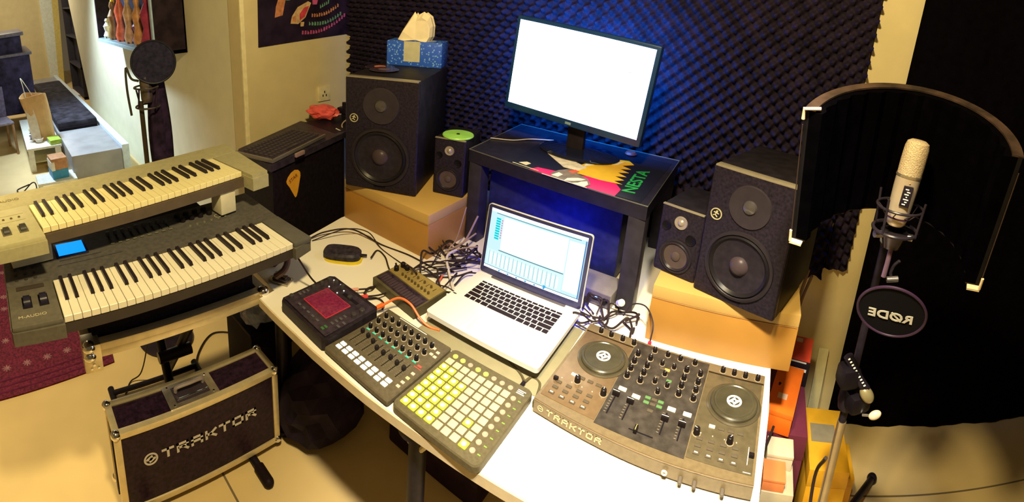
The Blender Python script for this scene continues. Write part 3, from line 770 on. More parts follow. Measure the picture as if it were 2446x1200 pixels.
# ------------------------------------------------------------------ dj controller
def djc():
    W_, D_ = .500, .318
    t = thing('dj_controller', 'large black and brown two-deck mixing controller at the right of the desk', 'DJ controller', (-.374, .876, .75), math.radians(-2.3))
    H = .044
    body = M('dj_body', (.17, .125, .065), .40, var=.12, scale=90)
    plate = M('dj_plate_sheen', (.30, .20, .11), .28, metal=.55, var=.10, scale=60)  # light reflected by the left deck put into a lighter plate colour
    dark = M('dj_mixer_panel', (.050, .042, .036), .3, var=.35, scale=50)
    n = 12
    fr_ = [(W_ * k / n, -.008 * math.sin(PI * k / n)) for k in range(n + 1)]
    P = fr_ + [(W_, D_), (0, D_)]
    MB().hexa([(x, y, .006) for x, y in P], [(x, y, H) for x, y in P]).build('case', body, t, smooth=False)
    for fx, fy in ((.03, .03), (W_ - .03, .03), (.03, D_ - .03), (W_ - .03, D_ - .03)): MB().cyl((fx, fy, 0), (fx, fy, .008), .012, seg=14).build('rubber_foot', blackm, t)
    top = H
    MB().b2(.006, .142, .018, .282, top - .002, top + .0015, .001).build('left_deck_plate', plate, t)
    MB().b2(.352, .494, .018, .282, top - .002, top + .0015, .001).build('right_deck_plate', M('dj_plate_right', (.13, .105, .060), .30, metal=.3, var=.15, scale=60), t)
    MB().b2(.144, .350, .012, .312, top - .002, top + .0012, .001).build('mixer_panel', dark, t)
    for x0_, x1_ in ((.004, .165), (.335, .498)): MB().b2(x0_, x1_, .286, .318, top - .002, top + .0008, .001).build('top_strip', M('dj_strip', (.15, .11, .06), .35), t)
    for x0_, x1_ in ((.004, .142), (.352, .498)): MB().b2(x0_, x1_, .2825, .2855, top, top + .0025).build('ridge', M('dj_ridge', (.03, .018, .010), .4), t, smooth=False)
    # front lip line
    mb = MB(); mb.tube([(x, y - .0005, H - .003) for x, y in fr_], .0012, 6); mb.build('front_edge_line', M('dj_edge', (.26, .18, .10), .35, metal=.4), t)
    # lettering on the curved front
    tan = M('dj_lettering', (.62, .48, .28), .5)
    x = .036
    for ch in 'TRAKTOR':
        mb = MB(); techno(mb, ch, .0125, .0125, 0, .0030, .12, .0012)
        ang = math.atan(-.008 * PI / W_ * math.cos(PI * x / W_))
        yy = -.008 * math.sin(PI * x / W_)
        o = mb.build('lettering', tan, t, loc=(x, yy - .0003, .018), rot=(PI / 2, 0, ang), smooth=False)
        x += .0205
    mb = MB(); mb.lathe([(.0075, 0), (.0075, .001), (.0058, .001), (.0058, 0)], None, 24)
    mb.b2(-.004, .004, -.001, .001, 0, .001); mb.build('front_emblem', tan, t, loc=(.019, -.0014, .024), rot=(PI / 2, 0, -.08))
    MB().lathe([(.0065, 0), (.006, .003), (.0035, .003), (.003, 0)], None, 18).build('headphone_socket', M('socket_ring', (.8, .75, .6), .3), t, loc=(.318, -.0128, .022), rot=(PI / 2, 0, .05))
    for px_ in (.352, .382, .440):
        yy = -.008 * math.sin(PI * px_ / W_)
        MB().lathe([(.005, 0), (.0045, .012), (.003, .014), (0, .014)], None, 14).build('front_knob', M('dj_front_knob', (.12, .10, .08), .4), t, loc=(px_, yy, .016), rot=(PI / 2, 0, .06))
    # jog wheels
    ring_m = M('jog_ring', (.10, .082, .05), .22, metal=.3); disc_m = M('jog_disc', (.055, .048, .028), .28, var=.2); wl = M('jog_logo', (.9, .88, .82), .4, emit=.25, ecol=(1, .98, .9))
    for jx, jy in ((.087, .202), (.431, .195)):
        j = thing_part('jog_wheel', t, (jx, jy, top + .001))
        MB().lathe([(.067, 0), (.067, .002), (.063, .004), (.060, .003), (.058, .003)], None, 64).build('outer_ring', ring_m, j)
        MB().lathe([(.0585, .002), (.0580, .0085), (.055, .0112), (.051, .0116), (.049, .0100), (.02, .0100), (0, .0100)], None, 64).build('platter', disc_m, j)
        MB().lathe([(.047, .0101), (.047, .0106), (.0455, .0106), (.0455, .0101)], None, 64).build('platter_groove', M('jog_groove', (.07, .06, .04), .3), j)
        mb = MB(); mb.lathe([(.0185, .0101), (.0185, .0110), (.0135, .0110), (.0135, .0101)], None, 40)
        mb.prism([(-.0035, -.012), (.014, -.001), (.014, .002), (-.001, .005), (-.006, -.002)], .0102, .0109)
        mb.prism([(.0035, .012), (-.014, .001), (-.014, -.002), (.001, -.005), (.006, .002)], .0102, .0109)
        mb.build('wheel_emblem', wl, j, rot=(0, 0, .3), smooth=False)
        MB().lathe([(.0022, .0110), (0, .0116)], None, 12).build('centre_dot', blackm, j)
    # knobs
    kc = M('dj_knob', (.014, .010, .010), .35); kr = M('dj_knob_ring', (.28, .22, .14), .4)
    def knob(x, y, r=.0066, h=.014):
        k = thing_part('knob', t, (x, y, top + .001))
        MB().lathe([(r * 1.35, 0), (r * 1.3, .0010), (r * 1.05, .0012), (r * 1.05, 0)], None, 18).build('ring_mark', kr, k)
        MB().lathe([(r * 1.05, .0), (r, .003), (r * .86, h), (r * .7, h + .0008), (0, h + .0008)], None, 16).build('cap', kc, k)
        MB().b2(-.0006, .0006, 0, r * .85, h + .0005, h + .0011).build('pointer', whit, k, rot=(0, 0, random.uniform(-1.5, 1.5)), smooth=False)
        return k
    proto = knob(.041, .297)
    def kn(x, y, s=1.0):
        c = copy_tree(proto, t); c.location = (x, y, top + .001); c.scale = (s, s, s)
        for ch in c.children:
            if ch.name.startswith('pointer'): ch.rotation_euler = (0, 0, random.uniform(-1.6, 1.6))
    for x in (.072, .106, .139, .388, .418, .448, .481): kn(x, .297)
    for x in (.200, .237, .272, .312): kn(x, .296, .95)
    for x in (.163, .198, .297, .334):
        for y in (.262, .232, .204, .176): kn(x, y - .006 * (x - .163), 1.0)
    for x, y in ((.232, .258), (.264, .258), (.248, .225), (.232, .19), (.264, .19), (.248, .16)): kn(x, y, .85)
    for x, y in ((.063, .098), (.133, .094), (.362, .083), (.437, .084)): kn(x, y, 1.15)
    # cue buttons and faders
    cue = M('cue_white', (.85, .78, .55), .5, emit=.25, ecol=(1, .92, .7))
    c0 = MB().box((0, 0, .0015), (.020, .011, .004), bev=.0015).build('cue_button', cue, t, loc=(.168, .132, top + .001))
    for x in (.205, .293, .331): inst(c0, t, (x, .125, top + .001))
    for x, yv in ((.160, .108), (.198, .102), (.286, .090), (.326, .090)):
        f = thing_part('channel_fader', t, (x, 0, top + .001))
        MB().b2(-.0016, .0016, .048, .112, 0, .0006).build('slot', blackm, f, smooth=False)
        mb = MB()
        for q in range(8): mb.b2(-.009, -.004, .052 + q * .008, .0532 + q * .008, 0, .0004)
        mb.build('tick_marks', kr, f, smooth=False)
        MB().box((0, yv, .007), (.017, .010, .013), bev=.002).build('fader_cap', kc, f)
        MB().b2(-.008, .008, yv - .0008, yv + .0008, .0133, .0139).build('cap_line', whit, f, smooth=False)
    f = thing_part('cross_fader', t, (.247, .034, top + .001))
    MB().b2(-.028, .028, -.0015, .0015, 0, .0006).build('slot', blackm, f, smooth=False)
    MB().box((-.012, 0, .006), (.008, .016, .012), bev=.002).build('fader_cap', kc, f)
    MB().b2(-.0126, -.0114, -.0075, .0075, .0118, .0126).build('cap_line', M('yellow_line', (.8, .6, .15), .5), f, smooth=False)
    # browse buttons in the middle
    bm_ = M('dj_button', (.10, .08, .055), .4); gm = M('dj_button_green', (.10, .22, .08), .4, emit=.08); om = M('dj_button_orange', (.8, .35, .08), .4, emit=.35)
    b0 = MB().box((0, 0, .0012), (.014, .008, .003), bev=.001).build('button', bm_, t, loc=(.248, .135, top + .001))
    for x, y, m in ((.232, .135, gm), (.264, .135, gm), (.232, .12, gm), (.248, .12, None), (.264, .12, gm), (.25, .243, om), (.237, .243, None), (.264, .208, gm), (.232, .208, None), (.248, .10, None)):
        inst(b0, t, (x, y, top + .001), mat=m)
    # deck buttons
    lm = M('dj_light_mark', (.8, .72, .5), .4, emit=.3)
    for base, mats in ((.012, None), (.357, None)):
        for c in range(4):
            for r in range(3):
                inst(b0, t, (base + .014 + c * .027, .034 + r * .019, top + .0015), mat=bm_)
        for c in range(4):
            MB().b2(base + .010 + c * .027, base + .018 + c * .027, .0325, .0355, top + .0045, top + .0050).build('button_mark', lm, t, smooth=False)
            MB().sph((base + .014 + c * .027, .088, top + .002), .0014, u=8, v=6).build('indicator_light', lm, t)
        for c in range(4): inst(b0, t, (base + .035 + c * .022, .113, top + .0015), mat=(cue if c == 0 else None))
    MB().b2(.480, .4815, .040, .085, top + .0015, top + .002).build('pitch_line', whit, t, smooth=False)
    MB().box((.488, .062, top + .006), (.012, .008, .010), bev=.002).build('pitch_fader_cap', kc, t)
    MB().box((.016, .075, top + .006), (.012, .008, .010), bev=.002).build('pitch_fader_cap', kc, t)
    MB().b2(.474, .490, .021, .0225, top + .0015, top + .002).build('small_print', whit, t, smooth=False)
djc()

# ------------------------------------------------------------------ audio interface, mouse
t = thing('audio_interface', 'small silver box with a blue light behind the laptop', 'audio interface', (-.43, 1.385, .75), math.radians(-4))
MB().b2(-.085, .085, -.045, .06, .004, .056, .004).build('case', M('interface_silver', (.40, .36, .34), .35, metal=.5), t)
MB().b2(-.082, .082, -.048, -.044, .008, .052, .001).build('front_panel', M('interface_front', (.12, .10, .14), .35), t)
MB().sph((.035, -.050, .034), .004, u=10, v=8).build('power_light', M('led_blue', (.1, .3, 1), .3, emit=9, ecol=(.15, .4, 1), var=0), t)
for x in (-.055, -.02, .065): MB().lathe([(.010, 0), (.009, .010), (0, .011)], None, 18).build('knob', knobm, t, loc=(x, -.048, .03), rot=(PI / 2, 0, 0))
for x in (-.07, .07):
    for y in (-.03, .05): MB().cyl((x, y, 0), (x, y, .005), .007, seg=10).build('rubber_foot', blackm, t)
lamp('table_blue_fill', 'POINT', (-.60, 1.30, .88), 3.2, (.01, .03, 1.0), .10)  # added blue fill for the cast under the table, not the interface LED

t = thing('memory_card_reader', 'black rounded gadget on a yellow base with a cable', 'gadget', (-1.205, 1.010, .75), math.radians(38))
P = [(.03 * sx * (1 if abs(a) else 1), 0) for sx, a in ()]
def oval(w, d, n=28, e=3.2):
    return [(w * math.copysign(abs(math.cos(a)) ** (2 / e), math.cos(a)), d * math.copysign(abs(math.sin(a)) ** (2 / e), math.sin(a))) for a in [2 * PI * k / n for k in range(n)]]
A = oval(.068, .040); B = oval(.062, .034)
MB().hexa([(x + .006, y - .010, 0) for x, y in A], [(x + .006, y - .010, .006) for x, y in A]).build('yellow_base', M('base_yellow', (.75, .58, .02), .4), t)
MB().hexa([(x, y, .006) for x, y in A], [(x, y, .022) for x, y in A]).hexa([(x, y, .022) for x, y in A], [(x, y, .030) for x, y in B]).build('body', M('gadget_black', (.03, .025, .035), .4, var=.5, scale=80), t)
MB().cyl((.066, .0, .014), (.088, .004, .014), .006, .004, seg=12).build('cable_boot', black, t)

# ------------------------------------------------------------------ cables
def cable(pts, r=.0028, m=None, label='black cable lying on the desk', group=None, name='cable', n=8, plug=None):
    o = MB().tube(spline(pts, n), r, 7).build(name, m or cablem)
    tag(o, label, 'cable', group)
    if plug:
        a, b = Vector(pts[0]), Vector(pts[1]); d = (a - b).normalized()
        MB().cyl(a - d * .004, a + d * .022, r * 2.1, r * 1.7, seg=10).build('plug', plug, o)
    return o
D0 = .753
cable([(-1.118, .76, .885), (-1.10, .80, .80), (-1.06, .835, .757), (-1.0, .87, .754), (-.95, .93, .754), (-.915, .93, .754), (-.89, .90, .762)], .0030, label='black cable running from the lower keyboard past the effects unit')
cable([(-1.375, .97, D0), (-1.36, 1.05, .77), (-1.30, 1.14, .775), (-1.17, 1.17, D0), (-1.05, 1.19, D0), (-.93, 1.19, D0), (-.86, 1.21, .76)], .0032, label='black cable along the front of the left wooden box')
cable([(-1.12, 1.07, .762), (-1.15, 1.13, D0), (-1.10, 1.12, D0), (-1.02, 1.07, D0), (-.97, 1.10, D0), (-.86, 1.18, D0), (-.82, 1.26, D0)], .0030, label='black cable of the yellow based gadget')
cable([(-1.36, .99, D0), (-1.30, 1.10, .79), (-1.24, 1.165, .78), (-1.15, 1.15, D0), (-1.02, 1.13, D0)], .0022, label='thin black cable arching at the left edge of the desk')
cable([(-.97, .90, .775), (-1.0, .95, D0 + .003), (-.98, 1.01, D0), (-.99, 1.08, D0), (-.93, 1.12, .757), (-.88, 1.19, .76)], .0035, label='thick black cable from the effects unit to the cable tangle')
cable([(-.885, .895, .782), (-.86, .935, .80), (-.82, .945, .795), (-.775, .940, .770), (-.745, .945, .757), (-.715, .955, .756)], .0036, M('cable_orange', (.80, .16, .03), .45), 'bright orange cable in front of the laptop', plug=M('plug_orange', (.90, .15, .02), .4))
cable([(-.955, .895, .775), (-.94, .93, .770), (-.93, .99, .760), (-.90, 1.02, D0)], .0028, cablem, 'black cable with a red plug behind the effects unit', plug=M('plug_red', (.75, .05, .05), .4))
cable([(-1.00, .897, .775), (-.985, .93, .770), (-.99, .96, .758), (-1.02, 1.02, .757)], .0028, cablem, 'black cable with a pink plug behind the effects unit', plug=M('plug_pink', (.75, .35, .28), .4))
cable([(-.43, .935, .762), (-.425, .965, D0), (-.400, .960, D0), (-.388, .925, D0), (-.384, .900, .757), (-.378, .886, .762)], .0034, M('cable_olive', (.10, .085, .045), .5), 'dark cable between the pad controller and the mixing controller')
cable([(-.43, .935, .762), (-.46, .96, D0 + .003), (-.55, 1.0, D0 + .003), (-.60, 1.01, D0 + .003)], .0028, M('cable_olive', (.10, .085, .045), .5), 'dark cable running from the pad controller under the laptop')
rng = random.Random(11)
def tangle(cx, cy, sx, sy, n, label, group, zmax=.05, white_every=0):
    for k in range(n):
        a = rng.uniform(0, 2 * PI); pts = []
        x = cx + rng.uniform(-1, 1) * sx * .6; y = cy + rng.uniform(-1, 1) * sy * .6
        m_ = rng.randint(5, 8)
        for q in range(m_):
            z = D0 + rng.uniform(0, zmax) * (math.sin(PI * q / (m_ - 1)) ** .5 if 0 < q < m_ - 1 else .05)
            pts.append((min(max(x, cx - sx), cx + sx), min(max(y, cy - sy), cy + sy), z + k * .0008))
            a += rng.uniform(-1.1, 1.1); x += math.cos(a) * sx * .55; y += math.sin(a) * sy * .55
        cable(pts, rng.choice((.0022, .0028, .0034)), cablem, label, group)
tangle(-.875, 1.195, .125, .125, 19, 'black cable in the tangle left of the laptop', 'cables left of the laptop', .055)
tangle(-.335, 1.265, .085, .062, 13, 'black cable in the tangle right of the laptop', 'cables right of the laptop', .05)
cable([(-.90, 1.29, .80), (-.90, 1.22, .80), (-.85, 1.17, .775), (-.79, 1.12, .757)], .0045, cablew, 'white cable in the tangle left of the laptop')
cable([(-.80, 1.06, .757), (-.83, 1.10, .765), (-.86, 1.13, .76), (-.87, 1.16, .765)], .0032, M('cable_red', (.70, .10, .04), .45), 'orange-red cable beside the left corner of the laptop', plug=M('plug_red', (.75, .05, .05), .4))
for k, (x0, y0, x1, y1, z1) in enumerate(((-.93, 1.30, -.89, 1.38, .90), (-.95, 1.27, -.86, 1.33, .86), (-.94, 1.26, -.83, 1.30, .83), (-.95, 1.29, -.93, 1.36, .93))):
    cable([(x0, y0, .775), ((x0 + x1) / 2, (y0 + y1) / 2, .81), (x1, y1, z1)], .0038 - .0005 * k, M('cable_brown', (.34, .24, .20), .5), 'stiff tan cable end sticking up from the tangle left of the laptop', 'stiff tan cable ends')
MB_ = MB().lathe([(.0, 0), (.010, 0), (.011, .03), (.006, .034), (0, .034)], None, 16).build('white_plug', M('plug_white', (.85, .8, .75), .3), None, loc=(-.318, 1.315, .802), rot=(.9, 0, .6))
tag(MB_, 'white plug on top of the cables right of the laptop', 'plug')
o = cable([(-.185, 1.195, .785), (-.190, 1.23, .83), (-.225, 1.27, .85), (-.27, 1.29, .83), (-.29, 1.28, .79)], .0022, cablem, 'thin black cable with a red plug at the back of the mixing controller')
MB().cyl((-.185, 1.196, .772), (-.185, 1.196, .795), .0065, .005, seg=12).build('red_plug', M('plug_bright_red', (.9, .02, .05), .4, emit=.15), o)
cable([(-.40, 1.30, .757), (-.36, 1.22, .757), (-.33, 1.21, .757)], .003, cablew, 'short white cable behind the mixing controller')
# hanging cables between the table and the amplifier
cable([(-.44, 1.84, .98), (-.46, 1.70, .90), (-.38, 1.60, .935), (-.36, 1.55, .95)], .006, cablew, 'pale cable hanging under the side table')

# ------------------------------------------------------------------ musical keyboards
def keybed(t, x0, y0, z, depth, wm, tilt=0.0, unit=.0235, over=.0):
    """29 white and 20 black keys, x to the right, y away from the player, top surface at z"""
    w = MB()
    w.b2(.0006, unit - .0006, -over, depth, -.019, 0, .0012, seg=1)
    wk = w.build('white_key', wm, t, loc=(x0, y0, z))
    for k in range(1, 29): inst(wk, t, (x0 + k * unit, y0, z))
    b = MB(); L = depth * .62
    b.hexa([(-.0055, -L, 0), (.0055, -L, 0), (.0055, 0, 0), (-.0055, 0, 0)], [(-.0045, -L + .006, .011), (.0045, -L + .006, .011), (.0048, 0, .011), (-.0048, 0, .011)])
    bk = None
    for o in range(4):
        for p in (.93, 2.07, 3.90, 5.0, 6.10):
            loc = (x0 + (o * 7 + p) * unit, y0 + depth, z - .0005)
            if bk is None: bk = b.build('black_key', keyb, t, loc=loc, smooth=False)
            else: inst(bk, t, loc)

def lower_keyboard():
    t = thing('keyboard_controller', 'dark grey keyboard controller with a lit blue display, lower of the two keyboards', 'musical keyboard', (-1.072, -.078, .868), math.radians(92))
    L, D = .885, .40
    body = M('kb_grey', (.115, .105, .085), .42, var=.12, scale=70)
    panel = M('kb_panel', (.085, .080, .075), .38, var=.2, scale=70)
    MB().prism([(0, .02), (.004, 0), (.135, -.004), (.135, .18), (.816, .18), (.816, -.004), (L, .012), (L + .006, .03), (L, D), (0, D)], .030, .068).build('case', body, t, smooth=False)
    MB().b2(.135, .816, .012, .19, .030, .060).build('key_tray', M('kb_tray', (.05, .04, .035), .5), t)
    MB().hexa([(0, .185, .068), (L, .185, .068), (L, D, .068), (0, D, .068)], [(.004, .19, .082), (L - .004, .19, .082), (L - .004, D - .004, .094), (.004, D - .004, .094)]).build('control_panel', panel, t, smooth=False)
    MB().b2(.004, .133, .003, .188, .066, .082, .005).build('left_panel', body, t)
    MB().b2(.818, L - .002, .004, .188, .066, .084, .005).build('right_cheek', M('kb_cheek', (.10, .095, .085), .4), t)
    keybed(t, .135, .010, .082, .172, keyw)
    # blue display
    lcd = M('lcd_blue', (.0, .1, .4), .3, emit=1.5, ecol=(.0, .24, 1.0), var=0)
    zz = lambda y: .082 + .012 * (y - .19) / .21
    MB().box((.215, .322, .092), (.100, .082, .004), rotm(0, .057), bev=.001).build('display_frame', M('lcd_frame', (.02, .02, .06), .3), t)
    MB().box((.215, .322, .0945), (.084, .066, .0015), rotm(0, .057)).build('display', lcd, t, smooth=False)
    lamp_z = None
    # sliders
    sl = M('slider_slot', (.01, .01, .01), .5); sc = M('slider_cap', (.06, .055, .045), .4)
    for k in range(9):
        f = thing_part('slider', t, (.345 + k * .0245, .345, zz(.345)))
        MB().b2(-.0012, .0012, -.035, .035, 0, .0008).build('slot', sl, f, smooth=False)
        MB().box((0, random.uniform(-.004, .012), .008), (.011, .009, .014), bev=.002).build('slider_cap', sc, f)
        MB().b2(-.006, .006, -.052, -.046, 0, .0015).build('slider_button', M('kb_button', (.16, .16, .10), .4), f, smooth=False)
    for r in range(2):
        for k in range(4):
            MB().lathe([(.010, 0), (.0095, .010), (.008, .014), (0, .0145)], None, 18).build('knob', knobm, t, loc=(.590 + k * .033 + r * .006, .360 - r * .035, zz(.34)))
    for k in range(6): MB().lathe([(.0045, 0), (.004, .003), (0, .003)], None, 12).build('transport_button', M('kb_button', (.16, .16, .10), .4), t, loc=(.605 + k * .026, .285, zz(.285)))
    MB().lathe([(.012, 0), (.012, .001), (.0105, .001), (.0105, 0)], None, 24).build('printed_ring', M('kb_print', (.5, .45, .3), .5), t, loc=(.715, .30, zz(.30)))
    MB().b2(.17, .30, .268, .270, zz(.27), zz(.27) + .001).b2(.16, .36, .245, .2462, zz(.245), zz(.245) + .001).build('printed_line', M('kb_line', (.03, .03, .05), .4), t, smooth=False)
    # left block controls
    rb = MB().lathe([(.0055, 0), (.005, .003), (0, .0034)], None, 14).build('round_button', M('kb_round_button', (.045, .04, .035), .4), t, loc=(.035, .212, zz(.212)))
    for i in range(3):
        for j in range(4):
            if i == 0 and j == 0: continue
            inst(rb, t, (.035 + i * .027, .212 + j * .026, zz(.212 + j * .026)))
    MB().box((.068, .168, .083), (.078, .018, .006), bev=.003).build('long_button', M('kb_long_button', (.05, .04, .035), .35), t)
    for x in (.052, .096):
        w = thing_part('control_wheel', t, (x, .100, .080))
        MB().box((0, 0, .003), (.026, .052, .002), bev=.0009).build('wheel_well', blackm, w)
        MB().cyl((-.009, 0, 0), (.009, 0, 0), .021, seg=28).build('wheel', M('wheel_rubber', (.016, .014, .03), .3), w)
    text_mesh('brand_lettering', 'M-AUDIO', .015, .0003, M('kb_print', (.5, .45, .3), .5), t, (.060, .040, .0824), (0, 0, 0), sx=1.15)
    for x, y in ((.05, .05), (L - .05, .05), (.05, D - .05), (L - .05, D - .05)): pass
lower_keyboard()

def upper_keyboard():
    t = thing('keyboard_controller', 'olive-cream keyboard controller propped on white blocks, upper of the two keyboards', 'musical keyboard', (-1.216, -.045, 1.035), math.radians(98.2))
    body = M('kb_olive', (.36, .33, .19), .45, var=.08, scale=60)
    blk = M('kb_olive_cheek', (.44, .41, .23), .45, var=.06, scale=60)
    L, D = .85, .365
    MB().prism([(-.12, .0), (.098, .0), (.098, .110), (.784, .110), (.784, .0), (L, .0), (L + .075, D - .02), (L + .06, D), (-.12, D)], .020, .058, slope=(-.12, .93, .008)).build('case', body, t, smooth=False)
    MB().prism([(.098, .052), (.784, .052), (.784, .24), (.098, .24)], .020, .049, slope=(-.12, .93, .008)).build('key_tray', M('kb_tray_shade', (.10, .075, .055), .5), t)  # shade below the keys put into the tray's dark colour
    MB().hexa([(-.12, .245, .058), (L + .05, .245, .058), (L + .073, D - .02, .058), (-.12, D, .058)], [(-.12, .25, .068), (L + .045, .25, .068), (L + .06, D - .025, .074), (-.12, D - .006, .074)]).build('top_panel', body, t, smooth=False)
    MB().b2(-.12, .096, .004, .24, .056, .072, .004).build('left_panel', blk, t)
    MB().prism([(.786, .005), (L, .005), (L + .045, .24), (.786, .24)], .056, .070).build('right_cheek', body, t, smooth=False)
    keybed(t, .100, .058, .070, .178, keyw2)
    for x in (.0, .048):
        w = thing_part('control_wheel', t, (x, .078, .070))
        MB().box((0, 0, .0022), (.026, .050, .002), bev=.0009).build('wheel_well', M('well_dark', (.10, .09, .06), .5), w)
        MB().cyl((-.008, 0, -.002), (.008, 0, -.002), .019, seg=28).build('wheel', M('wheel_grey', (.045, .042, .035), .4), w)
    for k in range(3): MB().lathe([(.004, 0), (.0035, .003), (0, .003)], None, 12).build('round_button', M('kb_dark_button', (.09, .07, .03), .4), t, loc=(.005 + k * .024, .160, .072))
    MB().b2(-.015, .070, .138, .1395, .072, .0724).b2(-.015, .070, .182, .1835, .072, .0724).build('printed_line', M('kb_print_dark', (.20, .17, .08), .5), t, smooth=False)
    text_mesh('printed_lettering', 'M-AUDIO', .022, .0003, M('kb_print_dark', (.20, .17, .08), .5), t, (.035, .305, .0725), (0, 0, 0), sx=1.0)
    for x, y in ((.02, .03), (L - .03, .03), (.02, D - .04), (L - .03, D - .04)):
        MB().cyl((x, y, .014 - .0075 * (x + .12) / 1.05), (x, y, .0205 - .0075 * (x + .12) / 1.05), .008, seg=12).build('rubber_foot', blackm, t)
upper_keyboard()
blockm = M('block_cream', (.66, .62, .46), .6, var=.05)
def block(x, y, rz, w, d, z0, h, label):
    o = MB().b2(-w / 2, w / 2, -d / 2, d / 2, 0, h, .003).build('support_block', blockm, None, (x, y, z0), (0, 0, rz))
    tag(o, label, 'block', 'support blocks between the keyboards')
block(-1.378, .000, math.radians(98), .125, .07, .963, .090, 'cream block propping up the left end of the upper keyboard')
block(-1.405, .655, math.radians(98), .060, .06, .966, .083, 'cream block propping up the right end of the upper keyboard')

# ------------------------------------------------------------------ flight case tray under the keyboards
def tray():
    t = thing('flight_case_tray', 'open black flight case base with aluminium rims under the keyboards', 'flight case', (-1.19, .105, .722))
    w, d, h = .60, .580, .042      # w along -x (depth), d along y
    lam = M('case_laminate', (.018, .010, .022), .45, var=.5, scale=80)
    MB().b2(-w, 0, 0, d, 0, .012).build('floor_panel', lam, t, smooth=False)
    MB().b2(-.009, 0, 0, d, .012, h - .014).build('front_panel', lam, t, smooth=False)
    MB().b2(-w, -w + .009, 0, d, .012, h - .014).build('rear_panel', lam, t, smooth=False)
    MB().b2(-w, 0, 0, .009, .012, h - .014).build('left_panel', lam, t, smooth=False)
    MB().b2(-w, 0, d - .009, d, .012, h - .014).build('right_panel', lam, t, smooth=False)
    for a in ((-.026, .003, -.003, d + .003, h - .024, h), (-w - .003, -w + .02, -.003, d + .003, h - .024, h), (-w, 0, -.003, .023, h - .024, h), (-w, 0, d - .023, d + .003, h - .024, h),
              (-.022, .003, -.003, d + .003, -.003, .020), (-.022, .003, -.003, .023, 0, h), (-.022, .003, d - .022, d + .003, 0, h)):
        MB().b2(*a, .002).build('aluminium_rim', alu, t)
    for y in (.012, d - .012):
        for z in (.005, h - .008):
            c = MB().sph((-.004, y, z), .020, (1, 1, .9)).build('ball_corner', chrome, t)
    mb = MB(); mb.b2(-.05, .006, -.006, .045, -.045, h + .002, .002); mb.build('corner_plate', M('corner_steel', (.62, .54, .36), .35, metal=.8, var=.2), t)
    for dx, dz in ((.0, -.02), (.0, .0)): MB().cyl((.006, .02, dz), (.009, .02, dz), .004, seg=10).build('rivet', chrome, t)
    for y in (.012, .032): MB().cyl((.006, y, -.032), (.0085, y, -.032), .0035, seg=10).build('rivet', chrome, t)
    # dark foam bed lifting the keyboard
    MB().b2(-w + .03, -.035, .03, d - .03, .012, .1755, .004).build('foam_bed', M('case_foam', (.012, .008, .014), .95, var=.4, scale=90), t)
tray()
# latch pieces
def latch(loc, rz, label):
    t = thing('butterfly_latch', label, 'latch', loc, rz)
    MB().b2(-.035, .035, -.022, .022, 0, .006, .002).build('plate', M('latch_steel', (.45, .40, .36), .3, metal=.8, var=.3), t)
    MB().b2(-.026, .026, -.014, .014, .006, .014, .003).build('dish', M('latch_dark', (.10, .08, .09), .3, metal=.5), t)
    mb = MB(); mb.prism([(-.022, -.010), (-.002, -.003), (-.002, .003), (-.022, .010)], .013, .026); mb.prism([(.022, -.010), (.002, -.003), (.002, .003), (.022, .010)], .013, .020); mb.build('wing', chrome, t)
    MB().cyl((0, 0, .012), (0, 0, .022), .005, seg=12).build('pin', chrome, t)
    for x in (-.030, .030):
        MB().cyl((x, .016, .006), (x, .016, .009), .003, seg=8).build('rivet', chrome, t)
latch((-1.215, .755, .752), .5, 'metal latch with wings lying at the corner of the desk by the case')
o = MB().tube(spline([(-1.30, .78, .76), (-1.27, .80, .80), (-1.225, .79, .815), (-1.20, .76, .80), (-1.215, .735, .775)]), .011, 10).build('bundled_strap', M('strap_brown', (.14, .07, .06), .6, var=.4, scale=40))
tag(o, 'dark brown strap curling behind the metal latch', 'strap')

# ------------------------------------------------------------------ keyboard stand
def stand():
    t = thing('keyboard_stand', 'black folding stand holding up the open flight case', 'stand', (0, 0, 0))
    for y in (.245, .635):
        MB().cyl((-1.80, y, .018), (-1.205, y, .018), .014, seg=14).build('floor_bar', black, t)
        mb = MB(); mb.cyl((-1.215, y, .019), (-1.150, y, .019), .019, .019, seg=16); mb.sph((-1.150, y, .019), .019); mb.build('rubber_end', M('rubber_end', (.012, .006, .008), .6), t)
    for y in (.43, .50):
        a, b = ((-1.30, y, .71), (-1.78, y, .03)) if y > .45 else ((-1.73, y, .71), (-1.42, y, .03))
        MB().cyl(a, b, .017, seg=14).build('cross_leg', black, t)
    MB().cyl((-1.52, .40, .355), (-1.52, .53, .355), .022, seg=18).build('pivot', blacks, t)
    for x in (-1.30, -1.73): MB().cyl((x, .20, .703), (x, .62, .703), .013, seg=12).build('top_bar', black, t)
    for x in (-1.45, -1.76): MB().cyl((x, .25, .03), (x, .63, .03), .012, seg=12).build('bottom_bar', black, t)
stand()

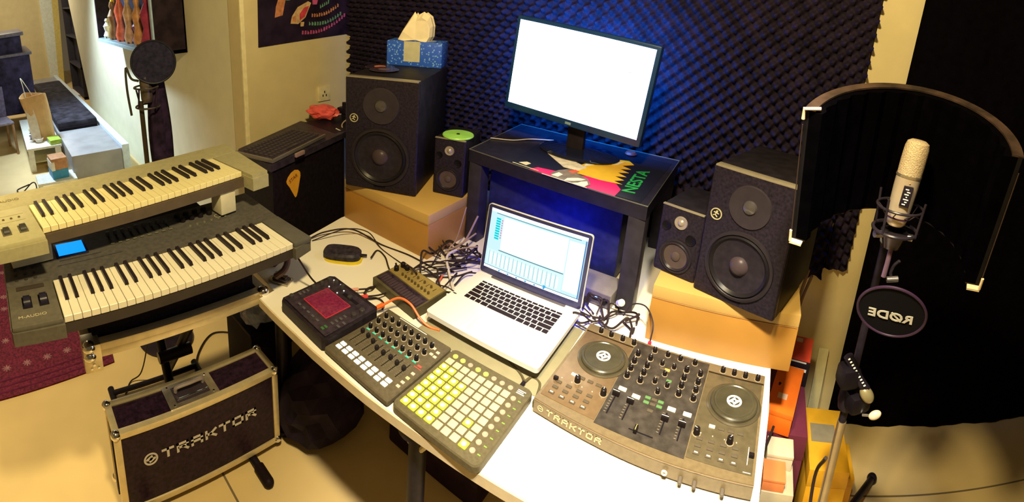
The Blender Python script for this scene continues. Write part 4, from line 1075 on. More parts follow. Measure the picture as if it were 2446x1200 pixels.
# ------------------------------------------------------------------ lettered flight case on the floor
def case():
    t = thing('flight_case', 'black flight case with aluminium edges and silver lettering standing on the floor', 'flight case', (-1.385, .160, .040), 0)
    w, d, h = .135, .585, .325
    lam = M('case_laminate_2', (.020, .008, .022), .38, var=.6, scale=70)
    MB().b2(.003, w - .003, .003, d - .003, .003, h - .003).build('shell', lam, t, smooth=False)
    e = .020
    for a in ((w - e, w + .002, 0, d, h - e, h + .002), (-.002, e, 0, d, h - e, h + .002), (w - e, w + .002, 0, d, -.002, e), (-.002, e, 0, d, -.002, e)):
        MB().b2(*a, .002).build('long_rim', alu, t)
    for a in ((w - e, w + .002, -.002, e, 0, h), (w - e, w + .002, d - e, d + .002, 0, h), (-.002, e, -.002, e, 0, h), (-.002, e, d - e, d + .002, 0, h)):
        MB().b2(*a, .002).build('upright_rim', alu, t)
    for a in ((0, w, -.002, e, h - e, h + .0025), (0, w, d - e, d + .002, h - e, h + .0025)):
        MB().b2(*a, .002).build('short_rim', alu, t)
    MB().b2(w / 2 - .012, w / 2 + .012, -.003, .001, .02, h - .02).build('end_band', M('band_dark', (.05, .04, .04), .4), t)
    for x in (.006, w - .006):
        for y in (.006, d - .006):
            for z in (.008, h - .006):
                MB().sph((x, y, z), .0165).build('ball_corner', chrome, t)
    # recessed handle on top
    hm = thing_part('carry_handle', t, (w / 2, .283, h + .002))
    MB().b2(-.050, .050, -.088, .088, 0, .003, .001).build('dish_plate', M('handle_steel', (.55, .50, .46), .28, metal=.85, var=.2), hm)
    MB().b2(-.034, .034, -.060, .060, .003, .0045, .001).build('dish', M('handle_dark', (.06, .045, .07), .3, metal=.4), hm)
    for x in (-.024, .024):
        MB().tube([(x, -.055, .008), (x, .055, .008)], .0032, 8).build('bail_wire', chrome, hm)
    MB().tube(spline([(-.006, -.05, .010), (-.004, -.045, .028), (.0, 0, .033), (-.004, .045, .028), (-.006, .05, .010)]), .0065, 10).build('grip', M('handle_grip', (.42, .36, .38), .3, metal=.5), hm)
    for x in (-.04, .04):
        for y in (-.07, .07): MB().cyl((x, y, .003), (x, y, .006), .0035, seg=8).build('rivet', chrome, hm)
    # lettering on the large face
    sv = M('case_lettering', (.62, .60, .60), .4, var=.06)
    m = Matrix(((0, 0, 1, 0), (1, 0, 0, 0), (0, 1, 0, 0), (0, 0, 0, 1)))
    y = .150
    for ch in 'TRAKTOR':
        mb = MB(); techno(mb, ch, .034, .028, 0, .0085, .0, .001, m)
        mb.build('lettering', sv, t, loc=(w - .0025, y, .172), smooth=False); y += .0512
    mb = MB(); mb.lathe([(.024, 0), (.024, .001), (.018, .001), (.018, 0)], None, 32)
    mb.prism([(-.005, -.015), (.017, -.002), (.017, .003), (-.001, .006), (-.008, -.003)], 0, .001)
    mb.prism([(.005, .015), (-.017, .002), (-.017, -.003), (.001, -.006), (.008, .003)], 0, .001)
    mb.build('emblem', sv, t, loc=(w - .0025, .108, .185), rot=(PI / 2, 0, PI / 2), smooth=False)
case()

# ------------------------------------------------------------------ amplifier cabinet with computer keyboard
def amp():
    P = [(-1.63, .99), (-1.80, 1.52), (-2.075, 1.45), (-1.875, .985)]
    t = thing('bass_amplifier', 'tall black cabinet with an orange pick sticker left of the desk', 'cabinet', (0, 0, 0))
    c = M('amp_black', (.010, .007, .012), .6, var=.4, scale=60)
    MB().prism(P, .03, .985).build('cabinet', c, t, smooth=False)
    Pc = [(-1.615, .975), (-1.79, 1.535), (-2.09, 1.46), (-1.885, .970)]
    MB().prism(Pc, .962, .992).build('lid', M('amp_lid', (.035, .027, .045), .35, var=.4), t, smooth=False)
    for x, y in P: MB().cyl((x * .98 - .036, y * .97 + .036, 0), (x * .98 - .036, y * .97 + .036, .03), .02, seg=12).build('foot', blackm, t)
    # sticker on the face towards the desk
    a = math.atan2(.53, -.17)
    u = Vector((-.17, .53, 0)).normalized(); n = Vector((.53, .17, 0)).normalized()
    o0 = Vector((-1.63, .99, 0)) + n * .001
    m = Matrix(((u.x, 0, n.x, o0.x), (u.y, 0, n.y, o0.y), (0, 1, 0, 0), (0, 0, 0, 1)))
    pk = [(.088, .878), (.100, .896), (.122, .910), (.148, .916), (.172, .908), (.186, .893), (.188, .875), (.180, .848), (.166, .802), (.156, .783), (.147, .780), (.136, .798), (.110, .842), (.092, .866)]
    MB().prism(pk, 0, .0012, m).build('pick_sticker', M('sticker_orange', (.85, .42, .04), .4, var=.06), t, smooth=False)
    rot = Matrix((u.to_tuple() + (), (0, 0, 1), n.to_tuple())).transposed()
    text_mesh('sticker_print', 'STAR', .026, .0003, M('sticker_text', (.15, .02, .02), .5), t, o0 + u * .136 + Vector((0, 0, .878)) + n * .0018, rot.to_4x4() @ Matrix.Rotation(.30, 4, 'Z'), sx=1.0)
    t2 = thing('computer_keyboard', 'black computer keyboard with silver edge lying on the tall black cabinet', 'keyboard', (-1.628, .992, .994), math.atan2(.376 - .0, -.141), )
    W2, D2 = .415, .205
    MB().b2(0, W2, 0, D2, 0, .016, .004).build('case', M('pc_keyboard', (.045, .035, .05), .4, var=.3), t2)
    MB().b2(-.002, W2 + .001, -.003, .004, .002, .018, .001).b2(-.003, .006, -.002, D2, .002, .018, .001).build('silver_edge', M('kb_silver_edge', (.30, .28, .27), .3, metal=.6), t2)
    km = M('pc_key', (.055, .045, .06), .4, var=.4, scale=30)
    k0 = MB().box((0, 0, .003), (.0175, .0165, .007), bev=.0015).build('key', km, t2, loc=(.03, .03, .016), smooth=False)
    for r in range(6):
        for c_ in range(16):
            if r == 0 and c_ == 0: continue
            if r == 0 and 4 <= c_ <= 8: continue
            inst(k0, t2, (.030 + c_ * .0235, .030 + r * .0275, .016))
    MB().box((.030 + 6 * .0235, .030, .019), (.112, .0165, .007), bev=.0015).build('space_bar', km, t2, smooth=False)
    t3 = thing('small_box', 'small pale box at the front edge of the tall black cabinet', 'box', (-1.645, 1.135, .994), math.radians(108))
    MB().b2(-.03, .03, -.012, .0, 0, .018, .002).build('body', M('box_mauve', (.30, .20, .20), .5), t3)
amp()
# crumpled pink bag and bits behind the keyboard
def crumple(name, c, r, sc, mat, seed, label, cat, amp_=.25, rz=0, detail=3):
    bm = bmesh.new(); bmesh.ops.create_icosphere(bm, subdivisions=detail, radius=r)
    rng = random.Random(seed)
    ph = [(Vector((rng.uniform(-1, 1), rng.uniform(-1, 1), rng.uniform(-1, 1))).normalized(), rng.uniform(3, 9), rng.uniform(0, 6)) for _ in range(9)]
    for v in bm.verts:
        d = v.co.normalized(); s = 1 + amp_ * sum(abs(math.sin(f * d.dot(a) + p)) - .5 for a, f, p in ph) / 3
        v.co = Vector((d.x * sc[0], d.y * sc[1], max(d.z, -.75) * sc[2])) * r * s
    zmin = min(v.co.z for v in bm.verts)
    for v in bm.verts: v.co.z -= zmin
    me = bpy.data.meshes.new(name); bm.to_mesh(me); bm.free(); me.materials.append(mat)
    o = bpy.data.objects.new(name, me); COL.objects.link(o); o.location = c; o.rotation_euler = (0, 0, rz)
    tag(o, label, cat); return o
crumple('crumpled_bag', (-2.055, 1.585, .994), .072, (1.15, .85, .50), M('bag_pink', (.80, .11, .10), .45, var=.2), 2, 'crumpled pink-red bag behind the computer keyboard', 'bag', .3, .4)
MB_ = MB(); MB_.b2(-2.05, -1.80, 1.46, 1.72, .960, .993)
tag(MB_.build('wall_shelf', black, smooth=False), 'small black ledge behind the tall cabinet holding the pink bag', 'shelf')
t = thing('power_adapter', 'small black adapter with a plug behind the pink bag', 'adapter', (-1.985, 1.70, .993), .3)
MB().b2(-.055, .055, -.02, .02, .02, .055, .005).build('body', black, t); MB().cyl((-.02, 0, .055), (-.02, 0, .085), .012, seg=12).build('plug', black, t)
MB().b2(-.03, .03, -.015, .015, 0, .02).build('base', black, t)
cable([(-1.93, 1.70, 1.03), (-1.90, 1.64, 1.02), (-1.865, 1.56, 1.0), (-1.80, 1.545, .95), (-1.775, 1.545, .85), (-1.77, 1.54, .78), (-1.76, 1.54, .76)], .0035, M('cable_beige', (.45, .33, .24), .5), 'pale cable hanging down the side of the tall black cabinet')
cable([(-1.84, 1.50, 1.0), (-1.77, 1.53, .975), (-1.74, 1.50, .99), (-1.69, 1.50, 1.0)], .003, cablew, 'thin white cable crossing behind the computer keyboard')

# ------------------------------------------------------------------ tissue box and discs on the left speaker
def tissue():
    t = thing('tissue_box', 'blue patterned tissue box with a tissue sticking out on the left speaker', 'tissue box', (-1.470, 1.478, 1.3905), math.radians(26))
    m = bpy.data.materials.new('tissue_blue'); m.use_nodes = True; nt = m.node_tree; b = nt.nodes['Principled BSDF']; b.inputs['Roughness'].default_value = .5
    tc = nt.nodes.new('ShaderNodeTexCoord'); v = nt.nodes.new('ShaderNodeTexVoronoi'); v.inputs['Scale'].default_value = 95
    r = nt.nodes.new('ShaderNodeValToRGB'); r.color_ramp.elements[0].position = .22; r.color_ramp.elements[0].color = (.20, .42, .85, 1); r.color_ramp.elements[1].position = .38; r.color_ramp.elements[1].color = (.02, .10, .60, 1)
    nt.links.new(tc.outputs['Object'], v.inputs['Vector']); nt.links.new(v.outputs['Distance'], r.inputs['Fac']); nt.links.new(r.outputs['Color'], b.inputs['Base Color'])
    w, d, h = .238, .118, .108
    MB().b2(0, w, 0, d, 0, h, .002).build('carton', m, t)
    MB().b2(.075, .145, -.001, .0005, .02, h).build('front_panel', M('tissue_panel', (.50, .48, .34), .5), t, smooth=False)
    MB().prism([(.06, .03), (.18, .03), (.20, .06), (.18, .09), (.06, .09), (.04, .06)], h, h + .0015).build('opening', M('opening_film', (.35, .40, .50), .4), t, smooth=False)
    # folded tissue
    prof = [(.040, .004), (.062, .045), (.086, .088), (.108, .122), (.120, .104), (.130, .112), (.150, .124), (.174, .106), (.186, .066), (.184, .018), (.172, -.004), (.12, .006), (.07, .000)]
    bm = bmesh.new(); rings = []
    for q, (yy, sx, sz, dx, dz) in enumerate(((.020, .93, .80, -.004, -.004), (.034, 1.0, 1.0, 0, 0), (.052, .96, .90, .004, 0), (.066, .98, .97, .006, 0), (.086, .86, .70, .010, 0))):
        rings.append([bm.verts.new((.115 + (x - .115) * sx + dx, yy + .006 * math.sin(x * 70 + q), h + z * sz + dz * (z < .01) + .004)) for x, z in prof])
    for a, b_ in zip(rings, rings[1:]):
        for k in range(len(prof)):
            k2 = (k + 1) % len(prof); bm.faces.new((a[k], a[k2], b_[k2], b_[k]))
    bm.faces.new(rings[0][::-1]); bm.faces.new(rings[-1])
    bmesh.ops.recalc_face_normals(bm, faces=bm.faces[:])
    me = bpy.data.meshes.new('tissue'); bm.to_mesh(me); bm.free(); me.materials.append(M('tissue_paper', (.86, .74, .48), .8, var=.05))
    o = bpy.data.objects.new('tissue', me); COL.objects.link(o); o.parent = t
tissue()
for k, (x, y, r, c, lab) in enumerate(((-1.435, 1.405, .060, (.03, .02, .03), 'dark disc with a red centre in front of the tissue box'), (-1.365, 1.36, .058, (.05, .03, .05), 'dark disc leaning over the edge, right of the red centred disc'))):
    t = thing('record_disc', lab, 'disc', (x, y, 1.392 + k * .003), 0)
    MB().lathe([(0, 0), (r, 0), (r + .001, .0012), (r, .0022), (0, .0022)], None, 40).build('disc_body', M('disc_dark' + str(k), c, .2), t)
    MB().lathe([(.024, .0022), (.024, .003), (0, .003)], None, 24).build('disc_label', M('disc_label' + str(k), (.65, .18, .08) if k == 0 else (.12, .08, .10), .4), t)

# ------------------------------------------------------------------ dark case under the side table
t = thing('equipment_case', 'black case under the side table behind the laptop', 'case', (-.655, 1.62, .75), 0)
MB().b2(-.265, .265, -.13, .20, .004, .300, .008).build('body', M('case_blue_glare', (.016, .018, .075), .4, var=.3), t)  # blue glare from the laptop put into the black case's colour
for x in (-.23, .23):
    for y in (-.10, .17): MB().cyl((x, y, 0), (x, y, .005), .012, seg=10).build('foot', blackm, t)

# ------------------------------------------------------------------ vocal shield, microphone, pop filter and stand
def shield():
    C = Vector((.277, .863, 1.447)); ya, pt, R, dep, h = -.338, .351, .194, .204, .324
    t = thing('vocal_shield', 'curved black acoustic vocal shield around the silver microphone', 'vocal shield', C, ya)
    t.rotation_euler = Matrix.Rotation(ya, 3, 'Z').to_euler()
    rx = Matrix.Rotation(pt, 4, 'X')
    def arc(r0, d0, r1, d1, z0, z1, nm, m, n=40, a0=-1, a1=1, wav=0):
        mb = MB(); bot = []; 
        outer = []; inner = []
        for k in range(n + 1):
            u = (a0 + (a1 - a0) * k / n) * PI / 2
            w_ = wav * math.sin(k * 2.1)
            outer.append((r1 * math.sin(u), d1 * math.cos(u))); inner.append(((r0 - w_) * math.sin(u), (d0 - w_) * math.cos(u)))
        for (A, B, A2, B2) in zip(outer, outer[1:], inner, inner[1:]):
            mb.hexa([rx @ Vector(p) for p in ((A[0], A[1], z0), (B[0], B[1], z0), (B2[0], B2[1], z0), (A2[0], A2[1], z0))],
                    [rx @ Vector(p) for p in ((A[0], A[1], z1), (B[0], B[1], z1), (B2[0], B2[1], z1), (A2[0], A2[1], z1))])
        bmesh.ops.remove_doubles(mb.bm, verts=mb.bm.verts[:], dist=1e-5)
        return mb.build(nm, m, t, smooth=False)
    arc(R - .028, dep - .028, R - .004, dep - .004, -h / 2 + .004, h / 2 - .004, 'foam_lining', M('shield_foam', (.0012, .001, .0016), 1.0, var=.3, spec=0.0), wav=.004)
    arc(R - .004, dep - .004, R + .004, dep + .004, -h / 2, h / 2, 'outer_shell', M('shield_shell', (.004, .003, .004), .8, var=.3))
    arc(R - .016, dep - .016, R + .005, dep + .005, h / 2 - .002, h / 2 + .002, 'top_rim', M('shield_rim', (.045, .026, .020), .5, metal=.3, var=.8, scale=18))
    arc(R - .024, dep - .024, R + .006, dep + .006, -h / 2 - .002, -h / 2 + .002, 'bottom_rim', M('shield_rim_dark', (.012, .008, .008), .5))
    tan = M('bracket_cream', (.75, .62, .40), .4)
    for sx in (-1, 1):
        MB().hexa([rx @ Vector(p) for p in ((sx * (R + .006), -.012, -h / 2 - .006), (sx * (R - .020), -.012, -h / 2 - .006), (sx * (R - .020), .006, -h / 2 - .006), (sx * (R + .006), .006, -h / 2 - .006))],
                  [rx @ Vector(p) for p in ((sx * (R + .006), -.012, -h / 2 - .001), (sx * (R - .020), -.012, -h / 2 - .001), (sx * (R - .020), .006, -h / 2 - .001), (sx * (R + .006), .006, -h / 2 - .001))]).build('bottom_bracket', tan, t, smooth=False)
        MB().tube([rx @ Vector((sx * (R + .005), -.010, -h / 2)), rx @ Vector((sx * (R + .005), -.010, -h / 2 + .03))], .003, 8).build('bracket_post', tan, t)
        MB().tube([rx @ Vector((sx * (R + .004), -.008, -h / 2 + .03)), rx @ Vector((sx * (R + .004), -.008, h / 2 - .03))], .0012, 6).build('edge_rod', M('rod_brown', (.035, .02, .015), .5, metal=.2), t)
    MB().tube([rx @ Vector((-R - .004, -.008, h / 2 - .018)), rx @ Vector((-R - .004, -.008, h / 2 + .004)), rx @ Vector((-R + .024, .004, h / 2 + .005))], .0035, 8).build('top_bracket', tan, t)
shield()
def mic():
    t = thing('condenser_microphone', 'silver condenser microphone hanging in front of the curved vocal shield', 'microphone', (.312, .955, 1.368), math.radians(-18), ry=math.radians(2.5))
    sat = M('mic_satin', (.62, .52, .40), .35, metal=.55, var=.05)
    grl = M('mic_grille', (.52, .41, .27), .55, metal=.3, var=.25, scale=420, bump=.4)
    mat = Matrix.Diagonal((1, .82, 1, 1))
    MB().lathe([(0, 0), (.016, .0), (.021, .006), (.0235, .020), (.0262, .085), (.0265, .112), (.0, .112)], mat, 40).build('body', sat, t)
    MB().lathe([(.0275, .112), (.0280, .115), (.0275, .118)], mat, 40).build('grille_ring', M('mic_ring', (.85, .75, .6), .2, metal=.9), t)
    MB().lathe([(.0262, .117), (.0268, .150), (.0262, .178), (.0235, .189), (.016, .194), (0, .195)], mat, 40).build('grille', grl, t)
    MB().box((.006, -.0215, .074), (.020, .006, .046), bev=.0015).build('name_plate', black, t)
    for k in range(7): MB().b2(.001 + (k % 2) * .004, .008 + (k % 3) * .002, -.0252, -.0246, .056 + k * .0055, .0582 + k * .0055).build('plate_print', whit, t, smooth=False)
    MB().sph((.006, -.0215, .103), .0018, u=8, v=6).build('front_dot', M('gold_dot', (.35, .22, .08), .4), t)
    for z in (.018, .030): MB().lathe([(.0242, z), (.0252, z + .0015), (.0245, z + .0035)], mat, 32).build('band', M('mic_band', (.04, .01, .05), .5), t)
mic()
def shockmount():
    t = thing('shock_mount', 'black elastic shock mount holding the silver microphone', 'shock mount', (.318, .965, 1.362), 0)
    MB().tube([(.048 * math.cos(a), .048 * math.sin(a), -.008) for a in [2 * PI * k / 28 for k in range(28)]], .004, 8, closed=True).build('lower_ring', blacks, t)
    MB().tube([(.050 * math.cos(a), .050 * math.sin(a), .045) for a in [2 * PI * k / 28 for k in range(28)]], .003, 8, closed=True).build('upper_ring', blacks, t)
    for k in range(4):
        a = PI / 4 + k * PI / 2
        MB().cyl((.050 * math.cos(a), .050 * math.sin(a), -.01), (.056 * math.cos(a), .056 * math.sin(a), .07), .0028, seg=8).build('arm', blacks, t)
    for k in range(8):
        a = k * PI / 4
        MB().cyl((.026 * math.cos(a), .022 * math.sin(a), .020), (.049 * math.cos(a + .4), .049 * math.sin(a + .4), .045), .0012, seg=6).build('elastic', cablem, t)
    MB().lathe([(0, -.05), (.018, -.05), (.024, -.030), (.030, -.012), (0, -.012)], None, 24).build('hub', M('hub_metal', (.05, .04, .05), .25, metal=.7), t)
    for x in (-.045, .040): MB().cyl((x, -.01, -.020), (x * .55, -.005, -.020), .008, seg=14).build('clamp_screw', M('screw_steel', (.45, .42, .42), .25, metal=.9), t)
    MB().tube([(.0, -.004, -.045), (-.002, -.010, -.08), (-.004, -.012, -.115)], .0055, 10).build('swivel_stem', M('stem_purple', (.20, .12, .17), .3, metal=.6), t)
    MB().cyl((.004, -.014, -.120), (.028, -.014, -.116), .0065, seg=14).build('thumb_screw', M('screw_steel', (.7, .66, .62), .2, metal=.9), t)
shockmount()
def popfilter():
    t = thing('pop_filter', 'round black pop filter with mirrored lettering hanging below the microphone', 'pop filter', (.345, .936, 1.175), math.radians(-19.5))
    rx = Matrix.Rotation(math.radians(20), 4, 'X')
    base = rx @ Matrix.Rotation(PI / 2, 4, 'X')
    R = .074
    MB().tube([base @ Vector((R * math.cos(a), R * math.sin(a), 0)) for a in [2 * PI * k / 56 for k in range(56)]], .0032, 8, closed=True).build('hoop', M('hoop_purple', (.03, .014, .035), .35), t)
    mb = MB(); mb.lathe([(R - .002, .0005), (0, .0005), (0, -.0005), (R - .002, -.0005)], base, 56); mb.build('mesh_screen', M('pop_mesh', (.0015, .001, .002), 1.0, var=.3, scale=300), t, smooth=False)
    o = text_mesh('mirrored_lettering', 'R\u00d8DE', .034, .0004, M('letter_grey', (.50, .48, .42), .5), t, (0, 0, 0), (0, 0, 0), sx=-1.08, bold=.0009)
    o.matrix_local = base @ Matrix.Translation((.0, -.012, .0018)) @ Matrix.Rotation(.05, 4, 'Z')
    MB().tube(spline([(-.01, .008, .115), (-.018, .014, .10), (-.022, .02, .080), (-.02, .022, .070)]), .0035, 8).build('hoop_stem', blacks, t)
popfilter()
def micstand():
    t = thing('microphone_stand', 'tall metal microphone stand beside the desk, under the vocal shield', 'microphone stand', (.352, 1.118, 0))
    MB().cyl((0, 0, .30), (0, 0, 1.27), .010, seg=16).build('pole', black, t)
    MB().cyl((0, 0, .26), (0, 0, .74), .012, seg=16).build('outer_tube', M('tube_steel', (.45, .38, .27), .3, metal=.8), t)
    MB().lathe([(.0, .20), (.030, .20), (.034, .24), (.034, .30), (.022, .33), (0, .33)], None, 20).build('hub', black, t)
    MB().lathe([(.0, .78), (.020, .78), (.024, .80), (.024, .83), (.014, .85), (0, .85)], None, 20).build('clutch', black, t)
    for a, L in ((math.radians(57), .62), (math.radians(250), .36), (math.radians(-55), .40)):
        MB().cyl((.02 * math.cos(a), .02 * math.sin(a), .27), (L * math.cos(a), L * math.sin(a), .02), .013, seg=12).build('leg', black, t)
        MB().sph((L * math.cos(a), L * math.sin(a), .02), .02).build('rubber_foot', black, t)
    MB().cyl((0, 0, 1.25), (-.012, -.03, 1.275), .012, seg=12).build('shield_clamp', black, t)
    # dark clutch cluster and lettered rod
    MB().box((-.02, -.025, .895), (.05, .05, .055), rotm(.3), bev=.012).build('boom_clamp', M('clamp_black', (.005, .0035, .006), .5), t)
    MB().tube([(-.030, -.020, .945), (.006, -.030, .892), (.030, -.036, .866)], .0125, 12).build('lettered_rod', black, t)
    MB().sph((.034, -.040, .855), .020, (.8, .8, 1.25), rot=rotm(0, 0, -.7)).build('olive_grip', M('grip_olive', (.28, .24, .12), .4, metal=.3), t)
    for k in range(10):
        s = k / 9
        MB().box((-.030 + .050 * s, -.0365 - .011 * s, .948 - .062 * s), (.0028, .002, .0055), rotm(0, 0, .9)).build('rod_mark', whit, t, smooth=False)
    MB().box((.02, -.02, .82), (.06, .05, .05), rotm(.4), bev=.014).build('lower_clamp', M('clamp_black', (.005, .0035, .006), .5), t)
    MB().sph((.064, -.050, .806), .014, (1.2, .7, .8), rot=rotm(0, 0, -.5)).build('white_knob', M('knob_white', (.72, .60, .45), .35), t)
    MB().cyl((.035, -.040, .796), (.055, -.048, .803), .003, seg=8).build('knob_pin', M('screw_steel', (.7, .66, .62), .2, metal=.9), t)
micstand()
for k, (pts, lab) in enumerate((([(.30, 1.75, .80), (.285, 1.78, .66), (.275, 1.76, .50), (.29, 1.72, .42)], 'dark cable hanging down behind the right wooden box'),
                                ([(.275, 1.70, .85), (.262, 1.72, .66), (.265, 1.70, .52), (.24, 1.66, .50)], 'second dark cable hanging behind the right wooden box'))):
    cable(pts, .006, M('cable_dull_brown', (.14, .09, .06), .6), lab)  # dull brown rubber of the two hanging cables
cable([(.235, 1.52, .50), (.20, 1.42, .46), (.175, 1.30, .42), (.20, 1.12, .30), (.27, 1.06, .24), (.33, 1.12, .30), (.345, 1.22, .45), (.34, 1.14, .60)], .005, cablem, 'long black cable looping through the stacked boxes right of the desk')
cable([(.22, 1.36, .47), (.19, 1.25, .44), (.19, 1.14, .36), (.25, 1.05, .20), (.34, 1.08, .12)], .004, cablem, 'black cable hanging in front of the orange boxes')

# ------------------------------------------------------------------ boxes to the right of the desk
def carton(x0, x1, y0, y1, z0, z1, col, label, rz=0.0, tape=None, lab=None, grp='cartons piled right of the desk', nm='carton', mname=None):
    cx, cy = (x0 + x1) / 2, (y0 + y1) / 2; w, d, h = x1 - x0, y1 - y0, z1 - z0
    t = thing(nm, label, 'box', (cx, cy, z0), rz, grp)
    m = M(mname or ('carton_%02d_%02d_%02d' % tuple(int(c * 99) for c in col)), col, .55, var=.08, scale=20)
    MB().b2(-w / 2, w / 2, -d / 2, d / 2, 0, h * .78, .002).build('body', m, t)
    MB().b2(-w / 2 - .001, w / 2 + .001, -d / 2 - .001, d / 2 + .001, h * .78, h, .002).build('lid', m, t)
    if tape: MB().b2(-w / 2 - .002, w / 2 + .002, -tape[1], tape[1], -0 + .001, h + .001).build('band', M('band_' + str(tape[0]), tape[0], .5), t, smooth=False)
    for q in (lab or []):
        MB().b2(q[0], q[1], q[2], q[3], h, h + .001).build('label', M('label_%02d' % int(q[4][0] * 99), q[4], .5), t, smooth=False)
    return t
carton(.19, .34, 1.39, 1.80, .0, .42, (.14, .02, .05), 'large dark red box at the bottom of the pile by the wall')
carton(.210, .300, 1.385, 1.615, .42, .50, (.90, .17, .01), 'bright orange box with a small pale label', rz=-.20, lab=[(-.02, .012, -.055, -.03, (.8, .55, .4))])
carton(.276, .356, 1.635, 1.79, .42, .505, (.70, .06, .03), 'red box behind the bright orange box', rz=-.16, lab=[(-.025, .0, .04, .065, (.7, .5, .4))])
t = thing('black_strap_band', 'black box strip with white print between the red and orange boxes', 'box', (.300, 1.630, .42), -.18)
MB().b2(-.045, .045, -.010, .010, 0, .090, .002).build('body', black, t); MB().b2(-.035, .035, -.0108, -.0100, .06, .072).b2(-.035, .030, -.004, .004, .0901, .0906).build('print', whit, t, smooth=False)
carton(.372, .505, 1.39, 1.655, .0, .30, (.78, .42, .02), 'yellow-orange box with a grey label beside the silver stand pole', lab=[(-.055, .035, -.02, .06, (.28, .25, .18))])
carton(.305, .44, 1.17, 1.355, .0, .19, (.80, .46, .06), 'low yellow-orange box at the bottom of the frame')
carton(.200, .292, 1.20, 1.352, .0, .40, (.55, .48, .33), 'pale upright box beside the desk edge', lab=[(-.03, .03, .0, .05, (.75, .70, .5))])
carton(.206, .285, 1.275, 1.340, .401, .452, (.70, .64, .46), 'small white box on the pale upright box')
carton(.198, .262, 1.202, 1.268, .401, .44, (.80, .25, .08), 'small orange-red box on the pale upright box, nearest the camera')
carton(.178, .30, 1.02, 1.19, .0, .26, (.33, .25, .15), 'brown box on the floor beside the desk leg')
carton(.49, .575, 1.52, 1.67, .0, .14, (.85, .45, .02), 'small yellow-orange box on the floor behind the stand', grp=None)
o = MB().b2(-.022, .022, -.004, .004, 0, .36).build('leaning_board', M('board_pale', (.62, .58, .34), .6, var=.08), None, (.455, 1.885, .0), (math.radians(-8), 0, .0)); o.rotation_euler = (math.radians(-9), 0, 0)
tag(o, 'narrow pale board leaning on the wall behind the boxes', 'board')
rngb = random.Random(5)
tag(MB().b2(-.03, .03, -.02, .02, 0, .03, .006).build('small_gadget', M('gadget_green', (.12, .16, .10), .4, var=.4), None, (.335, 1.30, .19), (0, 0, .5)), 'small grey-green gadget on the low yellow-orange box', 'gadget')

# ------------------------------------------------------------------ under the desk and on the floor
t = thing('storage_box', 'dark box on the floor under the desk', 'box', (-.82, 1.30, 0))
MB().b2(-.20, .20, -.22, .25, 0, .45, .01).build('body', M('box_dark', (.020, .010, .025), .6, var=.5), t); MB().b2(-.205, .205, -.225, .255, .43, .46, .006).build('lid', black, t)
crumple('backpack', (-1.22, .93, 0), .17, (.75, 1.0, 1.1), M('backpack_black', (.016, .010, .024), .8, var=.5, scale=20), 4, 'black backpack slumped on the floor under the left end of the desk', 'backpack', .22)
crumple('plastic_bag', (-1.52, .83, .36), .062, (1, 1, .9), M('bag_blue_white', (.30, .34, .50), .25, var=.5, scale=30), 8, 'crumpled blue-white plastic bag under the keyboards', 'bag', .5)
t = thing('storage_crate', 'dark crate under the keyboards carrying the plastic bag', 'crate', (-1.56, .86, 0))
MB().b2(-.12, .10, -.10, .09, 0, .35, .006).build('body', M('crate_dark', (.018, .012, .02), .6), t); MB().b2(-.125, .105, -.105, .095, .345, .36, .003).build('rim', black, t)
cable([(-1.70, .60, .006), (-1.85, .68, .006), (-1.94, .80, .006), (-1.86, .90, .006), (-1.74, .84, .006), (-1.68, .74, .006), (-1.55, .70, .006)], .004, cablem, 'dark cable looped on the floor behind the stand')
cable([(-1.62, .44, .60), (-1.72, .42, .30), (-1.80, .39, .06), (-1.82, .34, .006), (-1.76, .30, .006)], .003, cablem, 'thin dark cable hanging from the open flight case to the floor')

# ------------------------------------------------------------------ second microphone behind the keyboards
def bgmic():
    t = thing('microphone_stand', 'dark microphone stand with a round pop filter in front of the cream wall', 'microphone stand', (-2.02, .578, 0))
    dk = M('stand_dark', (.020, .012, .022), .5, var=.3)
    MB().cyl((0, 0, .03), (0, 0, 1.26), .011, seg=14).build('pole', M('stand_pole', (.05, .035, .015), .4, metal=.3), t)
    MB().lathe([(0, 0), (.13, 0), (.135, .012), (.11, .022), (.02, .03), (0, .03)], None, 36).build('round_base', dk, t)
    # side-address microphone in a cradle
    MB().lathe([(0, 1.255), (.022, 1.255), (.026, 1.27), (.027, 1.37), (.020, 1.395), (0, 1.40)], Matrix.Translation((.006, .028, 0)), 24).build('microphone_body', M('bg_mic', (.16, .13, .11), .3, metal=.7, var=.3), t)
    for z in (1.235, 1.325):
        MB().tube([(.006 + .052 * math.cos(a), .028 + .052 * math.sin(a), z) for a in [2 * PI * k / 24 for k in range(24)]], .0045, 8, closed=True).build('cradle_ring', M('bg_ring', (.10, .09, .08), .3, metal=.6), t)
    for k in range(4):
        a = k * PI / 2 + .4
        MB().cyl((.006 + .052 * math.cos(a), .028 + .052 * math.sin(a), 1.235), (.006 + .056 * math.cos(a + .3), .028 + .056 * math.sin(a + .3), 1.325), .004, seg=8).build('cradle_arm', dk, t)
    MB().tube(spline([(-.01, -.045, 1.20), (-.014, -.052, 1.32), (-.012, -.048, 1.42), (-.008, -.03, 1.37), (0, 0, 1.355)]), .0055, 8).build('gooseneck', M('gooseneck', (.05, .045, .03), .4, metal=.3), t)
bgmic()
